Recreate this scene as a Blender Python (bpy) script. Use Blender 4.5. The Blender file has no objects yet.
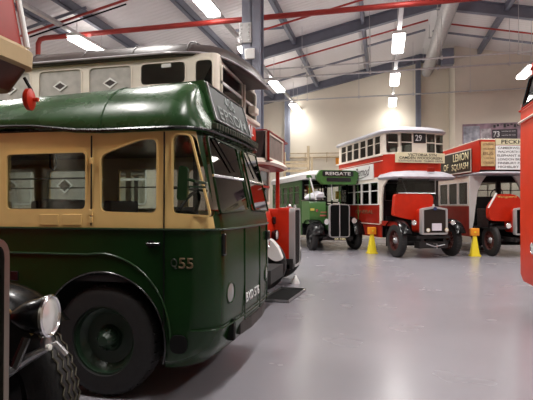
import bpy, bmesh, math, random
from mathutils import Vector, Matrix
random.seed(7)
S = bpy.context.scene
C = S.collection
PI = math.pi

# ------------------------------------------------------------------ materials
MATS = {}
def mat(name, col, rough=0.5, metal=0.0, noise=0.0, nscale=6.0, bump=0.0, bscale=40.0, coat=0.0, emit=None, estr=0.0, spec=None, rvar=0.0):
    if name in MATS: return MATS[name]
    m = bpy.data.materials.new(name); m.use_nodes = True
    nt = m.node_tree; b = nt.nodes['Principled BSDF']
    c = tuple(col) + (1,)
    b.inputs['Base Color'].default_value = c
    b.inputs['Roughness'].default_value = rough
    b.inputs['Metallic'].default_value = metal
    if coat: b.inputs['Coat Weight'].default_value = coat; b.inputs['Coat Roughness'].default_value = 0.08
    if spec is not None: b.inputs['Specular IOR Level'].default_value = spec
    if emit: b.inputs['Emission Color'].default_value = tuple(emit)+(1,); b.inputs['Emission Strength'].default_value = estr
    if noise or bump or rvar:
        tc = nt.nodes.new('ShaderNodeTexCoord')
    if noise or rvar:
        n = nt.nodes.new('ShaderNodeTexNoise'); n.inputs['Scale'].default_value = nscale; n.inputs['Detail'].default_value = 6
        nt.links.new(tc.outputs['Object'], n.inputs['Vector'])
    if noise:
        r = nt.nodes.new('ShaderNodeMapRange'); r.inputs[1].default_value=.3; r.inputs[2].default_value=.7
        r.inputs[3].default_value = 1-noise; r.inputs[4].default_value = 1+noise
        nt.links.new(n.outputs['Fac'], r.inputs[0])
        mx = nt.nodes.new('ShaderNodeMix'); mx.data_type='RGBA'; mx.blend_type='MULTIPLY'; mx.inputs[0].default_value=1
        mx.inputs[6].default_value = c
        nt.links.new(r.outputs[0], mx.inputs[7]); nt.links.new(mx.outputs[2], b.inputs['Base Color'])
    if rvar:
        r2 = nt.nodes.new('ShaderNodeMapRange'); r2.inputs[1].default_value=.3; r2.inputs[2].default_value=.7
        r2.inputs[3].default_value = max(.02,rough-rvar); r2.inputs[4].default_value = rough+rvar
        nt.links.new(n.outputs['Fac'], r2.inputs[0]); nt.links.new(r2.outputs[0], b.inputs['Roughness'])
    if bump:
        n2 = nt.nodes.new('ShaderNodeTexNoise'); n2.inputs['Scale'].default_value = bscale; n2.inputs['Detail'].default_value=4
        nt.links.new(tc.outputs['Object'], n2.inputs['Vector'])
        bp = nt.nodes.new('ShaderNodeBump'); bp.inputs['Strength'].default_value = bump; bp.inputs['Distance'].default_value=.01
        nt.links.new(n2.outputs['Fac'], bp.inputs['Height']); nt.links.new(bp.outputs[0], b.inputs['Normal'])
    MATS[name] = m; return m

def glass_mat(name, tint=(.86,.9,.88), refl=1.0, rough=.02):
    m = bpy.data.materials.new(name); m.use_nodes = True
    nt = m.node_tree; nt.nodes.clear()
    o = nt.nodes.new('ShaderNodeOutputMaterial'); mx = nt.nodes.new('ShaderNodeMixShader')
    t = nt.nodes.new('ShaderNodeBsdfTransparent'); t.inputs[0].default_value = tint+(1,)
    g = nt.nodes.new('ShaderNodeBsdfGlossy'); g.inputs['Roughness'].default_value = rough
    f = nt.nodes.new('ShaderNodeFresnel'); f.inputs[0].default_value = 1.5
    ml = nt.nodes.new('ShaderNodeMath'); ml.operation='MULTIPLY'; ml.inputs[1].default_value = refl; ml.use_clamp=True
    nt.links.new(f.outputs[0], ml.inputs[0]); nt.links.new(ml.outputs[0], mx.inputs[0])
    nt.links.new(t.outputs[0], mx.inputs[1]); nt.links.new(g.outputs[0], mx.inputs[2]); nt.links.new(mx.outputs[0], o.inputs[0])
    MATS[name]=m; return m

GREEN = mat('deep_green_paint', (.008,.032,.008), .25, noise=.12, nscale=3, spec=.35, bump=.02, bscale=5)
ROOFG = mat('green_roof_paint', (.020,.062,.019), .27, noise=.25, nscale=5, spec=.4, bump=.06, bscale=6, rvar=.06)
CREAM = mat('buff_cream_paint', (.76,.52,.20), .38, noise=.06, nscale=4, coat=.2)
IVORY = mat('ivory_paint', (.80,.73,.63), .45, noise=.08, nscale=5)
RED = mat('bright_red_paint', (.50,.022,.006), .35, noise=.1, nscale=4, coat=.1, spec=.35)
DRED = mat('dark_red_paint', (.28,.016,.008), .4, noise=.15, nscale=4, spec=.2)
ORED = mat('orange_red_paint', (.62,.035,.006), .4, noise=.08, nscale=3, spec=.15)
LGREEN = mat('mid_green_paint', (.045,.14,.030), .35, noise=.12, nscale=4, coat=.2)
BLACK = mat('black_paint', (.006,.006,.007), .25, coat=.3)
MBLACK = mat('matt_black', (.006,.006,.006), .7, spec=.15)
RUB = mat('tyre_rubber', (.012,.011,.011), .65, noise=.2, nscale=20, bump=.2)
RIBR = mat('pale_tread_rubber', (.05,.042,.022), .6)  # paler and yellower than the tyre, for the zigzag ribs
CHROME = mat('polished_metal', (.75,.75,.76), .18, metal=1)
SILV = mat('silver_painted_shell', (.48,.47,.47), .35, metal=.35)
STEEL = mat('dull_aluminium', (.45,.45,.46), .35, metal=.9)
BRASS = mat('brass', (.55,.36,.14), .3, metal=1)
LENS = mat('lamp_glass', (.75,.76,.74), .08, metal=.35, coat=.5)
QLENS = mat('shaded_lamp_glass', (.30,.32,.31), .12, metal=.2, coat=.4)
MILK = mat('milky_lamp_glass', (.85,.85,.78), .2)
GLASS = glass_mat('window_glass', refl=1.1)
DGLASS = glass_mat('dim_glass', (.42,.45,.45), 1.3)
FROST = mat('pale_window_panel', (.42,.40,.37), .35, noise=.15, nscale=8)
BROWN = mat('dark_brown_canvas', (.036,.024,.022), .42, noise=.25, nscale=12, bump=.2, bscale=30)
ROOFGREY = mat('grey_purple_canvas_roof', (.34,.31,.33), .33, noise=.15, nscale=6, bump=.1, bscale=10)
UNDER = mat('dark_underside', (.02,.018,.018), .8)
WOODR = mat('stained_ceiling_boards', (.06,.018,.010), .4, noise=.2, nscale=8)
CANVASW = mat('white_canvas_roof', (.72,.71,.70), .45, noise=.06, nscale=5)
LGREY = mat('pale_grey_roof_paint', (.44,.43,.47), .4, noise=.06)
SEAT = mat('seat_moquette', (.05,.018,.015), .85, noise=.3, nscale=25)
GALV = mat('galvanised_steel', (.52,.51,.51), .42, metal=.4, noise=.1, nscale=10)
STGREY = mat('grey_painted_steel', (.155,.165,.21), .5, noise=.06)
COLGREY = mat('light_grey_painted_steel', (.27,.29,.36), .5, noise=.05)
PIPERED = mat('sprinkler_red', (.36,.030,.022), .45)
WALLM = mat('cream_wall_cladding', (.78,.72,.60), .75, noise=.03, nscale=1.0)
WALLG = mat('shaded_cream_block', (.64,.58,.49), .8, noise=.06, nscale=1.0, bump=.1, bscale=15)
YEL = mat('yellow_plastic', (.85,.68,.03), .4)
ORG = mat('orange_plastic', (.85,.32,.02), .4)
WHITE = mat('white_enamel', (.80,.80,.78), .35)
PAPER = mat('paper_card', (.72,.68,.74), .6)
BOARDW = mat('cream_destination_board', (.66,.60,.40), .55)
BOARDWHITE = mat('white_route_board', (.80,.80,.80), .5)
TANB = mat('tan_poster', (.52,.36,.17), .6, noise=.25, nscale=9)
INK = mat('black_lettering', (.012,.012,.012), .5)
GREYINK = mat('grey_lettering', (.14,.13,.13), .5)
GOLD = mat('gold_lettering', (.62,.40,.10), .4)
DULLGOLD = mat('dull_gold_lettering', (.13,.085,.035), .45)
CREAMINK = mat('cream_lettering', (.80,.74,.45), .5)
WINK = mat('white_lettering', (.78,.78,.78), .5)
BLIND = mat('grey_blind_glass', (.045,.052,.05), .45, spec=.3)
BLINDK = mat('black_blind', (.01,.011,.014), .3)
WOOD = mat('raw_timber', (.50,.40,.26), .7, noise=.15, nscale=8)
SPOKE = mat('maroon_wheel_paint', (.07,.014,.010), .45)
DUSTB = mat('dusty_chassis_black', (.014,.012,.012), .6, noise=.3, nscale=10)
LAMPON = mat('lit_lamp_diffuser', (1,1,1), .5, emit=(1,.97,.93), estr=14)

# floor: glossy lilac grey epoxy
m = bpy.data.materials.new('epoxy_floor'); m.use_nodes=True; nt=m.node_tree; b=nt.nodes['Principled BSDF']
tc=nt.nodes.new('ShaderNodeTexCoord')
n=nt.nodes.new('ShaderNodeTexNoise'); n.inputs['Scale'].default_value=.7; n.inputs['Detail'].default_value=8
nt.links.new(tc.outputs['Object'],n.inputs['Vector'])
cr=nt.nodes.new('ShaderNodeValToRGB'); cr.color_ramp.elements[0].position=.3; cr.color_ramp.elements[1].position=.7
cr.color_ramp.elements[0].color=(.262,.252,.280,1); cr.color_ramp.elements[1].color=(.285,.272,.300,1)
nt.links.new(n.outputs['Fac'],cr.inputs[0]); nt.links.new(cr.outputs[0],b.inputs['Base Color'])
n2=nt.nodes.new('ShaderNodeTexNoise'); n2.inputs['Scale'].default_value=1.2; n2.inputs['Detail'].default_value=3
nt.links.new(tc.outputs['Object'],n2.inputs['Vector'])
mr=nt.nodes.new('ShaderNodeMapRange'); mr.inputs[1].default_value=.3; mr.inputs[2].default_value=.7; mr.inputs[3].default_value=.24; mr.inputs[4].default_value=.28
nt.links.new(n2.outputs['Fac'],mr.inputs[0]); nt.links.new(mr.outputs[0],b.inputs['Roughness'])
n3=nt.nodes.new('ShaderNodeTexNoise'); n3.inputs['Scale'].default_value=9
nt.links.new(tc.outputs['Object'],n3.inputs['Vector'])
bp=nt.nodes.new('ShaderNodeBump'); bp.inputs['Strength'].default_value=.008; bp.inputs['Distance'].default_value=.01
nt.links.new(n3.outputs['Fac'],bp.inputs['Height']); nt.links.new(bp.outputs[0],b.inputs['Normal'])
FLOOR=m
# ceiling: ribbed white liner sheet
m = bpy.data.materials.new('ribbed_white_liner'); m.use_nodes=True; nt=m.node_tree; b=nt.nodes['Principled BSDF']
b.inputs['Base Color'].default_value=(.74,.71,.70,1); b.inputs['Roughness'].default_value=.6
tc=nt.nodes.new('ShaderNodeTexCoord'); w=nt.nodes.new('ShaderNodeTexWave'); w.bands_direction='Y'; w.inputs['Scale'].default_value=1.6
nt.links.new(tc.outputs['Object'],w.inputs['Vector'])
bp=nt.nodes.new('ShaderNodeBump'); bp.inputs['Strength'].default_value=.5; bp.inputs['Distance'].default_value=.03
nt.links.new(w.outputs['Fac'],bp.inputs['Height']); nt.links.new(bp.outputs[0],b.inputs['Normal'])
CEIL=m

# ------------------------------------------------------------------ mesh helpers
def newbm(): return bmesh.new()
def obj(name, bm, m, parent=None, smooth=None, loc=None, label=None):
    me = bpy.data.meshes.new(name)
    if isinstance(bm, bmesh.types.BMesh):
        bmesh.ops.recalc_face_normals(bm, faces=bm.faces)
        bm.to_mesh(me); bm.free()
    else: me = bm
    if not isinstance(m, (list,tuple)): m=[m]
    me.materials.clear()
    for k in m: me.materials.append(k)
    if smooth:
        for p in me.polygons: p.use_smooth=True
        me.set_sharp_from_angle(angle=math.radians(smooth if smooth is not True else 35))
    o = bpy.data.objects.new(name, me); C.objects.link(o)
    if parent: o.parent=parent
    if loc: o.location=loc
    if label: o['label']=label
    return o
def tag(o, label, cat, group=None, kind=None):
    o['label']=label; o['category']=cat
    if group: o['group']=group
    if kind: o['kind']=kind
    return o
def thing(name, label, cat, loc=(0,0,0), rz=0, group=None):
    o=bpy.data.objects.new(name,None); C.objects.link(o); o.location=loc; o.rotation_euler=(0,0,rz); o.empty_display_size=.2
    return tag(o,label,cat,group)
def structure(name, bm, m, label, smooth=None):
    o=obj(name,bm,m,None,smooth); o['kind']='structure'; o['label']=label; o['category']=name.split('_')[0]; return o
def bx(bm,x0,x1,y0,y1,z0,z1,bev=0):
    vs=[bm.verts.new(p) for p in ((x0,y0,z0),(x1,y0,z0),(x1,y1,z0),(x0,y1,z0),(x0,y0,z1),(x1,y0,z1),(x1,y1,z1),(x0,y1,z1))]
    fs=[bm.faces.new([vs[i] for i in f]) for f in ((3,2,1,0),(4,5,6,7),(0,1,5,4),(1,2,6,5),(2,3,7,6),(3,0,4,7))]
    if bev:
        es=set()
        for f in fs: es.update(f.edges)
        bmesh.ops.bevel(bm,geom=list(es),offset=bev,segments=3,profile=.5,affect='EDGES')
    return bm
def tube(bm,pts,r,n=8,cap=True):
    pts=[Vector(p) for p in pts]; rs=r if isinstance(r,(list,tuple)) else [r]*len(pts)
    rings=[]; prev=None
    for i,p in enumerate(pts):
        if i==0: d=pts[1]-p
        elif i==len(pts)-1: d=p-pts[i-1]
        else: d=(pts[i+1]-p).normalized()+(p-pts[i-1]).normalized()
        d.normalize()
        if prev is None:
            a=Vector((0,0,1)) if abs(d.z)<.9 else Vector((1,0,0)); u=d.cross(a).normalized()
        else:
            u=(prev-d*prev.dot(d)); u=u.normalized() if u.length>1e-6 else d.orthogonal().normalized()
        prev=u; v=d.cross(u)
        rings.append([bm.verts.new(p+(u*math.cos(2*PI*k/n)+v*math.sin(2*PI*k/n))*rs[i]) for k in range(n)])
    for a,b in zip(rings,rings[1:]):
        for k in range(n): bm.faces.new((a[k],a[(k+1)%n],b[(k+1)%n],b[k]))
    if cap: bm.faces.new(rings[0][::-1]); bm.faces.new(rings[-1])
    return bm
def lathe(bm,prof,c=(0,0,0),axis='y',n=32,closed=False,mx=None):
    """prof: (radius, along axis)"""
    c=Vector(c); rings=[]
    for r,h in prof:
        ring=[]
        for k in range(n):
            a=2*PI*k/n; ca,sa=math.cos(a)*r,math.sin(a)*r
            p={'y':Vector((ca,h,sa)),'x':Vector((h,ca,sa)),'z':Vector((ca,sa,h))}[axis]
            if mx: p=mx@p
            ring.append(bm.verts.new(c+p))
        rings.append(ring)
    prs=list(zip(rings,rings[1:]))+([(rings[-1],rings[0])] if closed else [])
    for a,b in prs:
        for k in range(n): bm.faces.new((a[k],a[(k+1)%n],b[(k+1)%n],b[k]))
    if not closed:
        if prof[0][0]>1e-4: bm.faces.new(rings[0])
        if prof[-1][0]>1e-4: bm.faces.new(rings[-1])
        bmesh.ops.remove_doubles(bm,verts=rings[0]+rings[-1],dist=1e-5)
    return bm
def prism(bm,pts,axis,a0,a1):
    """pts 2-D: axis y -> (x,z), x -> (y,z), z -> (x,y)"""
    f={'y':lambda p,a:(p[0],a,p[1]),'x':lambda p,a:(a,p[0],p[1]),'z':lambda p,a:(p[0],p[1],a)}[axis]
    A=[bm.verts.new(f(p,a0)) for p in pts]; B=[bm.verts.new(f(p,a1)) for p in pts]; n=len(pts)
    fs=[bm.faces.new(A),bm.faces.new(B[::-1])]
    for k in range(n): fs.append(bm.faces.new((A[k],B[k],B[(k+1)%n],A[(k+1)%n])))
    return bm
def rpoly(pts,r,n=5):
    """round the corners of a 2-D polygon"""
    out=[]; N=len(pts)
    for i in range(N):
        p=Vector(pts[i]); a=Vector(pts[i-1])-p; b=Vector(pts[(i+1)%N])-p
        rr=min(r,a.length*.49,b.length*.49); A=p+a.normalized()*rr; B=p+b.normalized()*rr
        for k in range(n+1):
            t=k/n; q=A*(1-t)**2+p*2*t*(1-t)+B*t*t; out.append((q.x,q.y))
    return out
def rrect(x0,x1,z0,z1,r,n=5): return rpoly([(x0,z0),(x1,z0),(x1,z1),(x0,z1)],r,n)
def ring_frame(bm,pts,axis,a0,a1,w):
    """a band along a closed 2-D outline (window frame)"""
    N=len(pts); cx=sum(p[0] for p in pts)/N; cz=sum(p[1] for p in pts)/N
    inn=[]
    for i in range(N):
        p=Vector(pts[i]); t=(Vector(pts[(i+1)%N])-Vector(pts[i-1]))
        nrm=Vector((-t.y,t.x)); nrm=nrm.normalized() if nrm.length>1e-9 else Vector((0,0))
        if nrm.dot(Vector((cx,cz))-p)<0: nrm=-nrm
        q=p+nrm*w; inn.append((q.x,q.y))
    f={'y':lambda p,a:(p[0],a,p[1]),'x':lambda p,a:(a,p[0],p[1]),'z':lambda p,a:(p[0],p[1],a)}[axis]
    V=[[bm.verts.new(f(p,a)) for p in L] for L,a in ((pts,a0),(inn,a0),(inn,a1),(pts,a1))]
    for j in range(4):
        A,B=V[j],V[(j+1)%4]
        for k in range(N): bm.faces.new((A[k],A[(k+1)%N],B[(k+1)%N],B[k]))
    return bm
NC=8
def outline(x0,x1,hw,rf,rr,bulge=0):
    rfx,rfy=rf if isinstance(rf,tuple) else (rf,rf); rrx,rry=rr if isinstance(rr,tuple) else (rr,rr)
    P=[]
    for k in range(NC+1):
        a=PI+PI/2*k/NC; P.append((x0+rrx+rrx*math.cos(a),-hw+rry+rry*math.sin(a)))
    for k in range(NC+1):
        a=-PI/2+PI/2*k/NC; P.append((x1-rfx+rfx*math.cos(a),-hw+rfy+rfy*math.sin(a)))
    yl=hw-rfy
    for k in range(1,8):
        y=-yl+2*yl*k/8; P.append((x1,y))
    for k in range(NC+1):
        a=PI/2*k/NC; P.append((x1-rfx+rfx*math.cos(a),hw-rfy+rfy*math.sin(a)))
    for k in range(NC+1):
        a=PI/2+PI/2*k/NC; P.append((x0+rrx+rrx*math.cos(a),hw-rry+rry*math.sin(a)))
    if bulge:
        P=[(x+(bulge*(1-(y/hw)**2) if x>x1-rfx-1e-6 else 0),y) for x,y in P]
    return P
def loft(bm,levels,inset=0):
    rings=[]
    L=list(levels)
    for i,l in enumerate(L):
        z,x0,x1,hw,rf,rr,bu=l
        P=outline(x0+inset,x1-inset,max(hw-inset,.01),rf,rr,bu)
        zz=z
        if inset and i==0: zz=z+inset
        if inset and i==len(L)-1: zz=z-inset
        rings.append([bm.verts.new((x,y,zz)) for x,y in P])
    n=len(rings[0])
    for a,b in zip(rings,rings[1:]):
        for k in range(n): bm.faces.new((a[k],a[(k+1)%n],b[(k+1)%n],b[k]))
    bm.faces.new(rings[0][::-1]); bm.faces.new(rings[-1])
    return bm
def bm_obj(bm):
    me=bpy.data.meshes.new('tmp'); bmesh.ops.recalc_face_normals(bm,faces=bm.faces); bm.to_mesh(me); bm.free()
    o=bpy.data.objects.new('tmp',me); C.objects.link(o); return o
def cut(outer,tools):
    o=bm_obj(outer); ts=[bm_obj(t) for t in tools]
    for t in ts:
        md=o.modifiers.new('b','BOOLEAN'); md.operation='DIFFERENCE'; md.solver='EXACT'; md.object=t; md.use_self=True
    bpy.context.view_layer.update()
    dg=bpy.context.evaluated_depsgraph_get()
    me=bpy.data.meshes.new_from_object(o.evaluated_get(dg))
    for x in [o]+ts:
        d=x.data; bpy.data.objects.remove(x); bpy.data.meshes.remove(d)
    return me
def shell(name,levels,t,cutbms,mats,fn,parent,smooth=30):
    me=cut(loft(newbm(),levels),[loft(newbm(),levels,t)]+cutbms)
    o=obj(name,me,mats,parent,smooth)
    if fn:
        for p in me.polygons: p.material_index=fn(p.center)
    return o
def text(body,w,h,loc,u,v,m,parent,name='lettering',font_shear=0,depth=.004):
    cu=bpy.data.curves.new('t','FONT'); cu.body=body; cu.align_x='CENTER'; cu.extrude=0; cu.resolution_u=3; cu.shear=font_shear; cu.offset=.014
    o=bpy.data.objects.new('t',cu); C.objects.link(o); bpy.context.view_layer.update()
    me=bpy.data.meshes.new_from_object(o.evaluated_get(bpy.context.evaluated_depsgraph_get()))
    bpy.data.objects.remove(o); bpy.data.curves.remove(cu)
    xs=[q.co.x for q in me.vertices]; ys=[q.co.y for q in me.vertices]
    cx,cy=(min(xs)+max(xs))/2,(min(ys)+max(ys))/2; sx=w/max(1e-6,max(xs)-min(xs)); sy=h/max(1e-6,max(ys)-min(ys))
    u=Vector(u).normalized(); v=Vector(v).normalized(); nn=u.cross(v)
    bm=newbm(); bm.from_mesh(me); bpy.data.meshes.remove(me)
    for q in bm.verts:
        q.co=Vector(loc)+u*((q.co.x-cx)*sx)+v*((q.co.y-cy)*sy)+nn*depth
    r=bmesh.ops.extrude_face_region(bm,geom=bm.faces[:])
    for e in r['geom']:
        if isinstance(e,bmesh.types.BMVert): e.co-=nn*(depth*.8)
    return obj(name,bm,m,parent)
def split(o):
    """every loose piece of a part becomes a part of its own"""
    bm=newbm(); bm.from_mesh(o.data); bm.verts.ensure_lookup_table(); seen=set(); isl=[]
    for v in bm.verts:
        if v.index in seen: continue
        st=[v]; seen.add(v.index); cur=[]
        while st:
            w=st.pop(); cur.append(w.index)
            for e in w.link_edges:
                q=e.other_vert(w)
                if q.index not in seen: seen.add(q.index); st.append(q)
        isl.append(set(cur))
    if len(isl)<2: bm.free(); return [o]
    res=[o]; src=bm
    for i,c in enumerate(isl):
        nb=src.copy(); nb.verts.ensure_lookup_table()
        bmesh.ops.delete(nb,geom=[v for v in nb.verts if v.index not in c],context='VERTS')
        if i==0: nb.to_mesh(o.data); nb.free(); continue
        me=bpy.data.meshes.new(o.name.split('.')[0]); nb.to_mesh(me); nb.free()
        for k in o.data.materials: me.materials.append(k)
        n=o.copy(); n.data=me; n.name=o.name.split('.')[0]; C.objects.link(n); res.append(n)
    src.free(); return res
SX=((1,0,0),(0,0,1))      # on a side facing -Y
FX=((0,1,0),(0,0,1))      # on a front facing +X

# ------------------------------------------------------------------ shared vehicle parts
def wheel(parent,x,y,r,w,style='disc',rim=None,zc=None,out=-1,label=None,zig=False):
    """wheel in the XZ plane, outer face towards y*out"""
    zc=r if zc is None else zc; rim=rim or SPOKE; ri=r*.62
    bm=newbm(); c=(x,y,zc)
    lathe(bm,[(ri,-w*.4),(ri,w*.4),(ri*.93,w*.4),(ri*.90,w*.25),(ri*.90,-w*.25),(ri*.93,-w*.4)],c,'y',36,closed=True)
    if style=='spoke':
        for k in range(12):
            a=2*PI*k/12
            tube(bm,[(x+math.cos(a)*r*.12,y,zc+math.sin(a)*r*.12),(x+math.cos(a)*ri*.95,y,zc+math.sin(a)*ri*.95)],[.035*r/.5,.026*r/.5],6)
    else:
        yo=out*w*.30
        lathe(bm,[(.0,yo*.3),(r*.22,yo*.3),(r*.26,yo*-.2),(r*.42,yo*-.4),(r*.50,yo*.5),(ri*.93,yo*.8),(ri*.93,0),(0,0)],c,'y',36)
    wh=obj('wheel',bm,rim,parent,35)
    if label: wh['label']=label
    bm=newbm(); prof=[]
    for k in range(13):
        a=PI*k/12; prof.append((ri+ (r-ri)*(math.sin(a)**.55), -w*.5*math.copysign(abs(math.cos(a))**.6,math.cos(a))))
    prof+=[(ri*.98,w*.3),(ri*.98,-w*.3)]
    lathe(bm,prof,c,'y',48,closed=True)
    # tread blocks
    if not zig:
        for k in range(36):
            a=2*PI*k/36; u=Vector((math.cos(a),0,math.sin(a))); 
            p=Vector(c)+u*(r-.006)
            for s in (-1,1):
                tube(bm,[p+Vector((0,s*w*.06,0)),p+Vector((0,s*w*.36,0))-u*.008],.011,4)
    obj('tyre',bm,RUB,wh,40)
    if zig:
        bm=newbm()
        for j in range(4):
            y0=y-w*.3+j*w*.2; pts=[]
            for k in range(97):
                a=2*PI*k/96; rr=r+.001-.012*abs((y0-y)/(w*.5))**2; pts.append((x+math.cos(a)*rr,y0+(.010 if k%2 else -.010),zc+math.sin(a)*rr))
            tube(bm,pts,.006,5,False)
        obj('tread_rib',bm,RIBR,wh)
    bm=newbm(); yo=out*w
    lathe(bm,[(0,yo*.52),(r*.09,yo*.50),(r*.13,yo*.38),(r*.20,yo*.2),(r*.22,0),(0,0)],c,'y',24)
    for k in range(8):
        a=2*PI*k/8; p=Vector((x+math.cos(a)*r*.17,y,zc+math.sin(a)*r*.17))
        tube(bm,[p,p+Vector((0,yo*.36,0))],.012,6)
    obj('hub',bm,rim if style!='spoke' else STEEL,wh,35)
    return wh
def lamp(parent,c,r,d=(1,0,0),depth=None,shellm=BLACK,rimm=CHROME,lensm=LENS,name='headlamp'):
    depth=depth or r*1.1
    q=Vector((0,0,1)).rotation_difference(Vector(d).normalized()).to_matrix()
    bm=newbm(); lathe(bm,[(0,-depth),(r*.35,-depth*.95),(r*.75,-depth*.6),(r*.98,-depth*.1),(r*.98,0),(0,0)],c,'z',24,mx=q)
    L=obj(name,bm,shellm,parent,40)
    bm=newbm(); lathe(bm,[(r*.90,-.004),(r*1.05,-.004),(r*1.06,r*.1),(r*.96,r*.16),(r*.88,r*.08)],c,'z',24,closed=True,mx=q)
    obj('lamp_rim',bm,rimm,L,40)
    bm=newbm(); lathe(bm,[(r*.9,r*.06),(r*.6,r*.16),(r*.3,r*.21),(0,r*.23)],c,'z',24,mx=q)
    obj('lens',bm,lensm,L,60)
    return L
def radiator(parent,x,y,w,z0,z1,th=.16,shellm=CHROME,corem=MBLACK,pediment=0,split=False,rad=.06,fw=.045,slats=True):
    pts=[(y-w/2,z0),(y+w/2,z0),(y+w/2,z1),(y,z1+pediment),(y-w/2,z1)] if pediment else [(y-w/2,z0),(y+w/2,z0),(y+w/2,z1),(y-w/2,z1)]
    pts=rpoly(pts,rad,5)
    bm=newbm(); ring_frame(bm,pts,'x',x-th,x,fw)
    R=obj('radiator',bm,shellm,parent,30)
    bm=newbm(); inn=rpoly([(y-w/2+fw*.8,z0+fw*.8),(y+w/2-fw*.8,z0+fw*.8),(y+w/2-fw*.8,z1-fw*.8),(y,z1+pediment-fw*.8),(y-w/2+fw*.8,z1-fw*.8)] if pediment else [(y-w/2+fw*.8,z0+fw*.8),(y+w/2-fw*.8,z0+fw*.8),(y+w/2-fw*.8,z1-fw*.8),(y-w/2+fw*.8,z1-fw*.8)],rad*.7,4)
    prism(bm,inn,'x',x-th*.9,x-.03)
    if slats:
        k=y-w/2+fw*1.3
        while k<y+w/2-fw*1.2:
            bx(bm,x-.032,x-.018,k,k+.008,z0+fw,z1-fw); k+=.024
    obj('grille',bm,corem,R)
    bm=newbm(); lathe(bm,[(.03,0),(.035,.02),(.025,.04),(.028,.06),(.0,.075)],(x-th/2,y,z1+pediment-.005),'z',12)
    if split: bx(bm,x-.03,x+.004,y-.014,y+.014,z0+.02,z1-.02)
    obj('filler_cap' if not split else 'centre_strip',bm,shellm,R,35)
    return R
def mudguard(parent,x,y0,y1,zc,r,a0,a1,m=BLACK,lip=None,name='mudguard',th=.012):
    bm=newbm(); N=20; rows=[]
    for k in range(N+1):
        a=math.radians(a0+(a1-a0)*k/N); row=[]
        for j in range(7):
            t=j/6; y=y0+(y1-y0)*t; rr=r-.035*(2*t-1)**4
            for q in (rr,): row.append(bm.verts.new((x+math.cos(a)*q,y,zc+math.sin(a)*q)))
        rows.append(row)
    for A,B in zip(rows,rows[1:]):
        for j in range(6): bm.faces.new((A[j],A[j+1],B[j+1],B[j]))
    bmesh.ops.solidify(bm,geom=bm.faces[:],thickness=th)
    o=obj(name,bm,m,parent,40)
    if lip:
        bm=newbm(); tube(bm,[(x+math.cos(math.radians(a0+(a1-a0)*k/N))*(r-.03),y0,zc+math.sin(math.radians(a0+(a1-a0)*k/N))*(r-.03)) for k in range(N+1)],.007,6)
        obj('edge_strip',bm,lip,o,40)
    return o
def seats(parent,xs,z,hw,m=SEAT):
    for x in xs:
        for s in (-1,1):
            bm=newbm(); y0,y1=(-hw+.12,-.22) if s<0 else (.22,hw-.12)
            bx(bm,x,x+.42,y0,y1,z,z+.14,.03); bx(bm,x-.06,x+.05,y0,y1,z+.05,z+.62,.03)
            obj('seat',bm,m,parent,40)
def pane(parent,axis,pos,a0,a1,z0,z1,m=None,name='window',r=0):
    bm=newbm(); m=m or GLASS
    prism(bm,rrect(a0,a1,z0,z1,r) if r else [(a0,z0),(a1,z0),(a1,z1),(a0,z1)],axis,pos-.003,pos+.003)
    return obj(name,bm,m,parent)
def diamond(parent,x,y,z,w,h):
    bm=newbm(); ring_frame(bm,[(x-w,z),(x,z-h),(x+w,z),(x,z+h)],'y',y-.012,y-.002,.03)
    o=obj('diamond_motif',bm,WHITE,parent)
    bm=newbm(); prism(bm,[(x-w*.75,z),(x,z-h*.75),(x+w*.75,z),(x,z+h*.75)],'y',y-.004,y-.001)
    obj('diamond_centre',bm,BROWN,o)
    return o

# ------------------------------------------------------------------ the hall
XL,XR,YB,YF,YBLK,XBLK=-13.0,12.0,-8.0,24.7,22.7,3.15
RX,RZ,SL=1.85,8.95,.213
def cz(x): return RZ-SL*abs(x-RX)
bm=newbm(); bx(bm,XL,XR,YB,YF,-.2,0); structure('floor',bm,FLOOR,'glossy lilac grey painted concrete floor')
bm=newbm()
prism(bm,[(XL-.2,cz(XL-.2)),(RX,RZ),(XR+.2,cz(XR+.2)),(XR+.2,cz(XR+.2)+.2),(RX,RZ+.2),(XL-.2,cz(XL-.2)+.2)],'y',YB-.2,YF+.2)
structure('ceiling',bm,CEIL,'white ribbed pitched ceiling lining')
bm=newbm(); prism(bm,[(XL-.2,0),(XR+.2,0),(XR+.2,cz(XR+.2)),(RX,RZ),(XL-.2,cz(XL-.2))],'y',YF,YF+.2); structure('wall_back',bm,WALLM,'cream gable wall at the far end')
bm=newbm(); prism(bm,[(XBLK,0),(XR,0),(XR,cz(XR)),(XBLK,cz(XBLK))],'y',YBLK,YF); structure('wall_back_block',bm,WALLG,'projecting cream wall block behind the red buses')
bm=newbm(); prism(bm,[(XL-.2,0),(XR+.2,0),(XR+.2,cz(XR+.2)),(RX,RZ),(XL-.2,cz(XL-.2))],'y',YB-.2,YB); structure('wall_front',bm,WALLM,'cream wall behind the camera')
bm=newbm(); bx(bm,XL-.2,XL,YB,YF,0,cz(XL)); structure('wall_left',bm,WALLM,'cream left side wall')
bm=newbm(); bx(bm,XR,XR+.2,YB,YF,0,cz(XR)); structure('wall_right',bm,WALLM,'cream right side wall')
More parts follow.
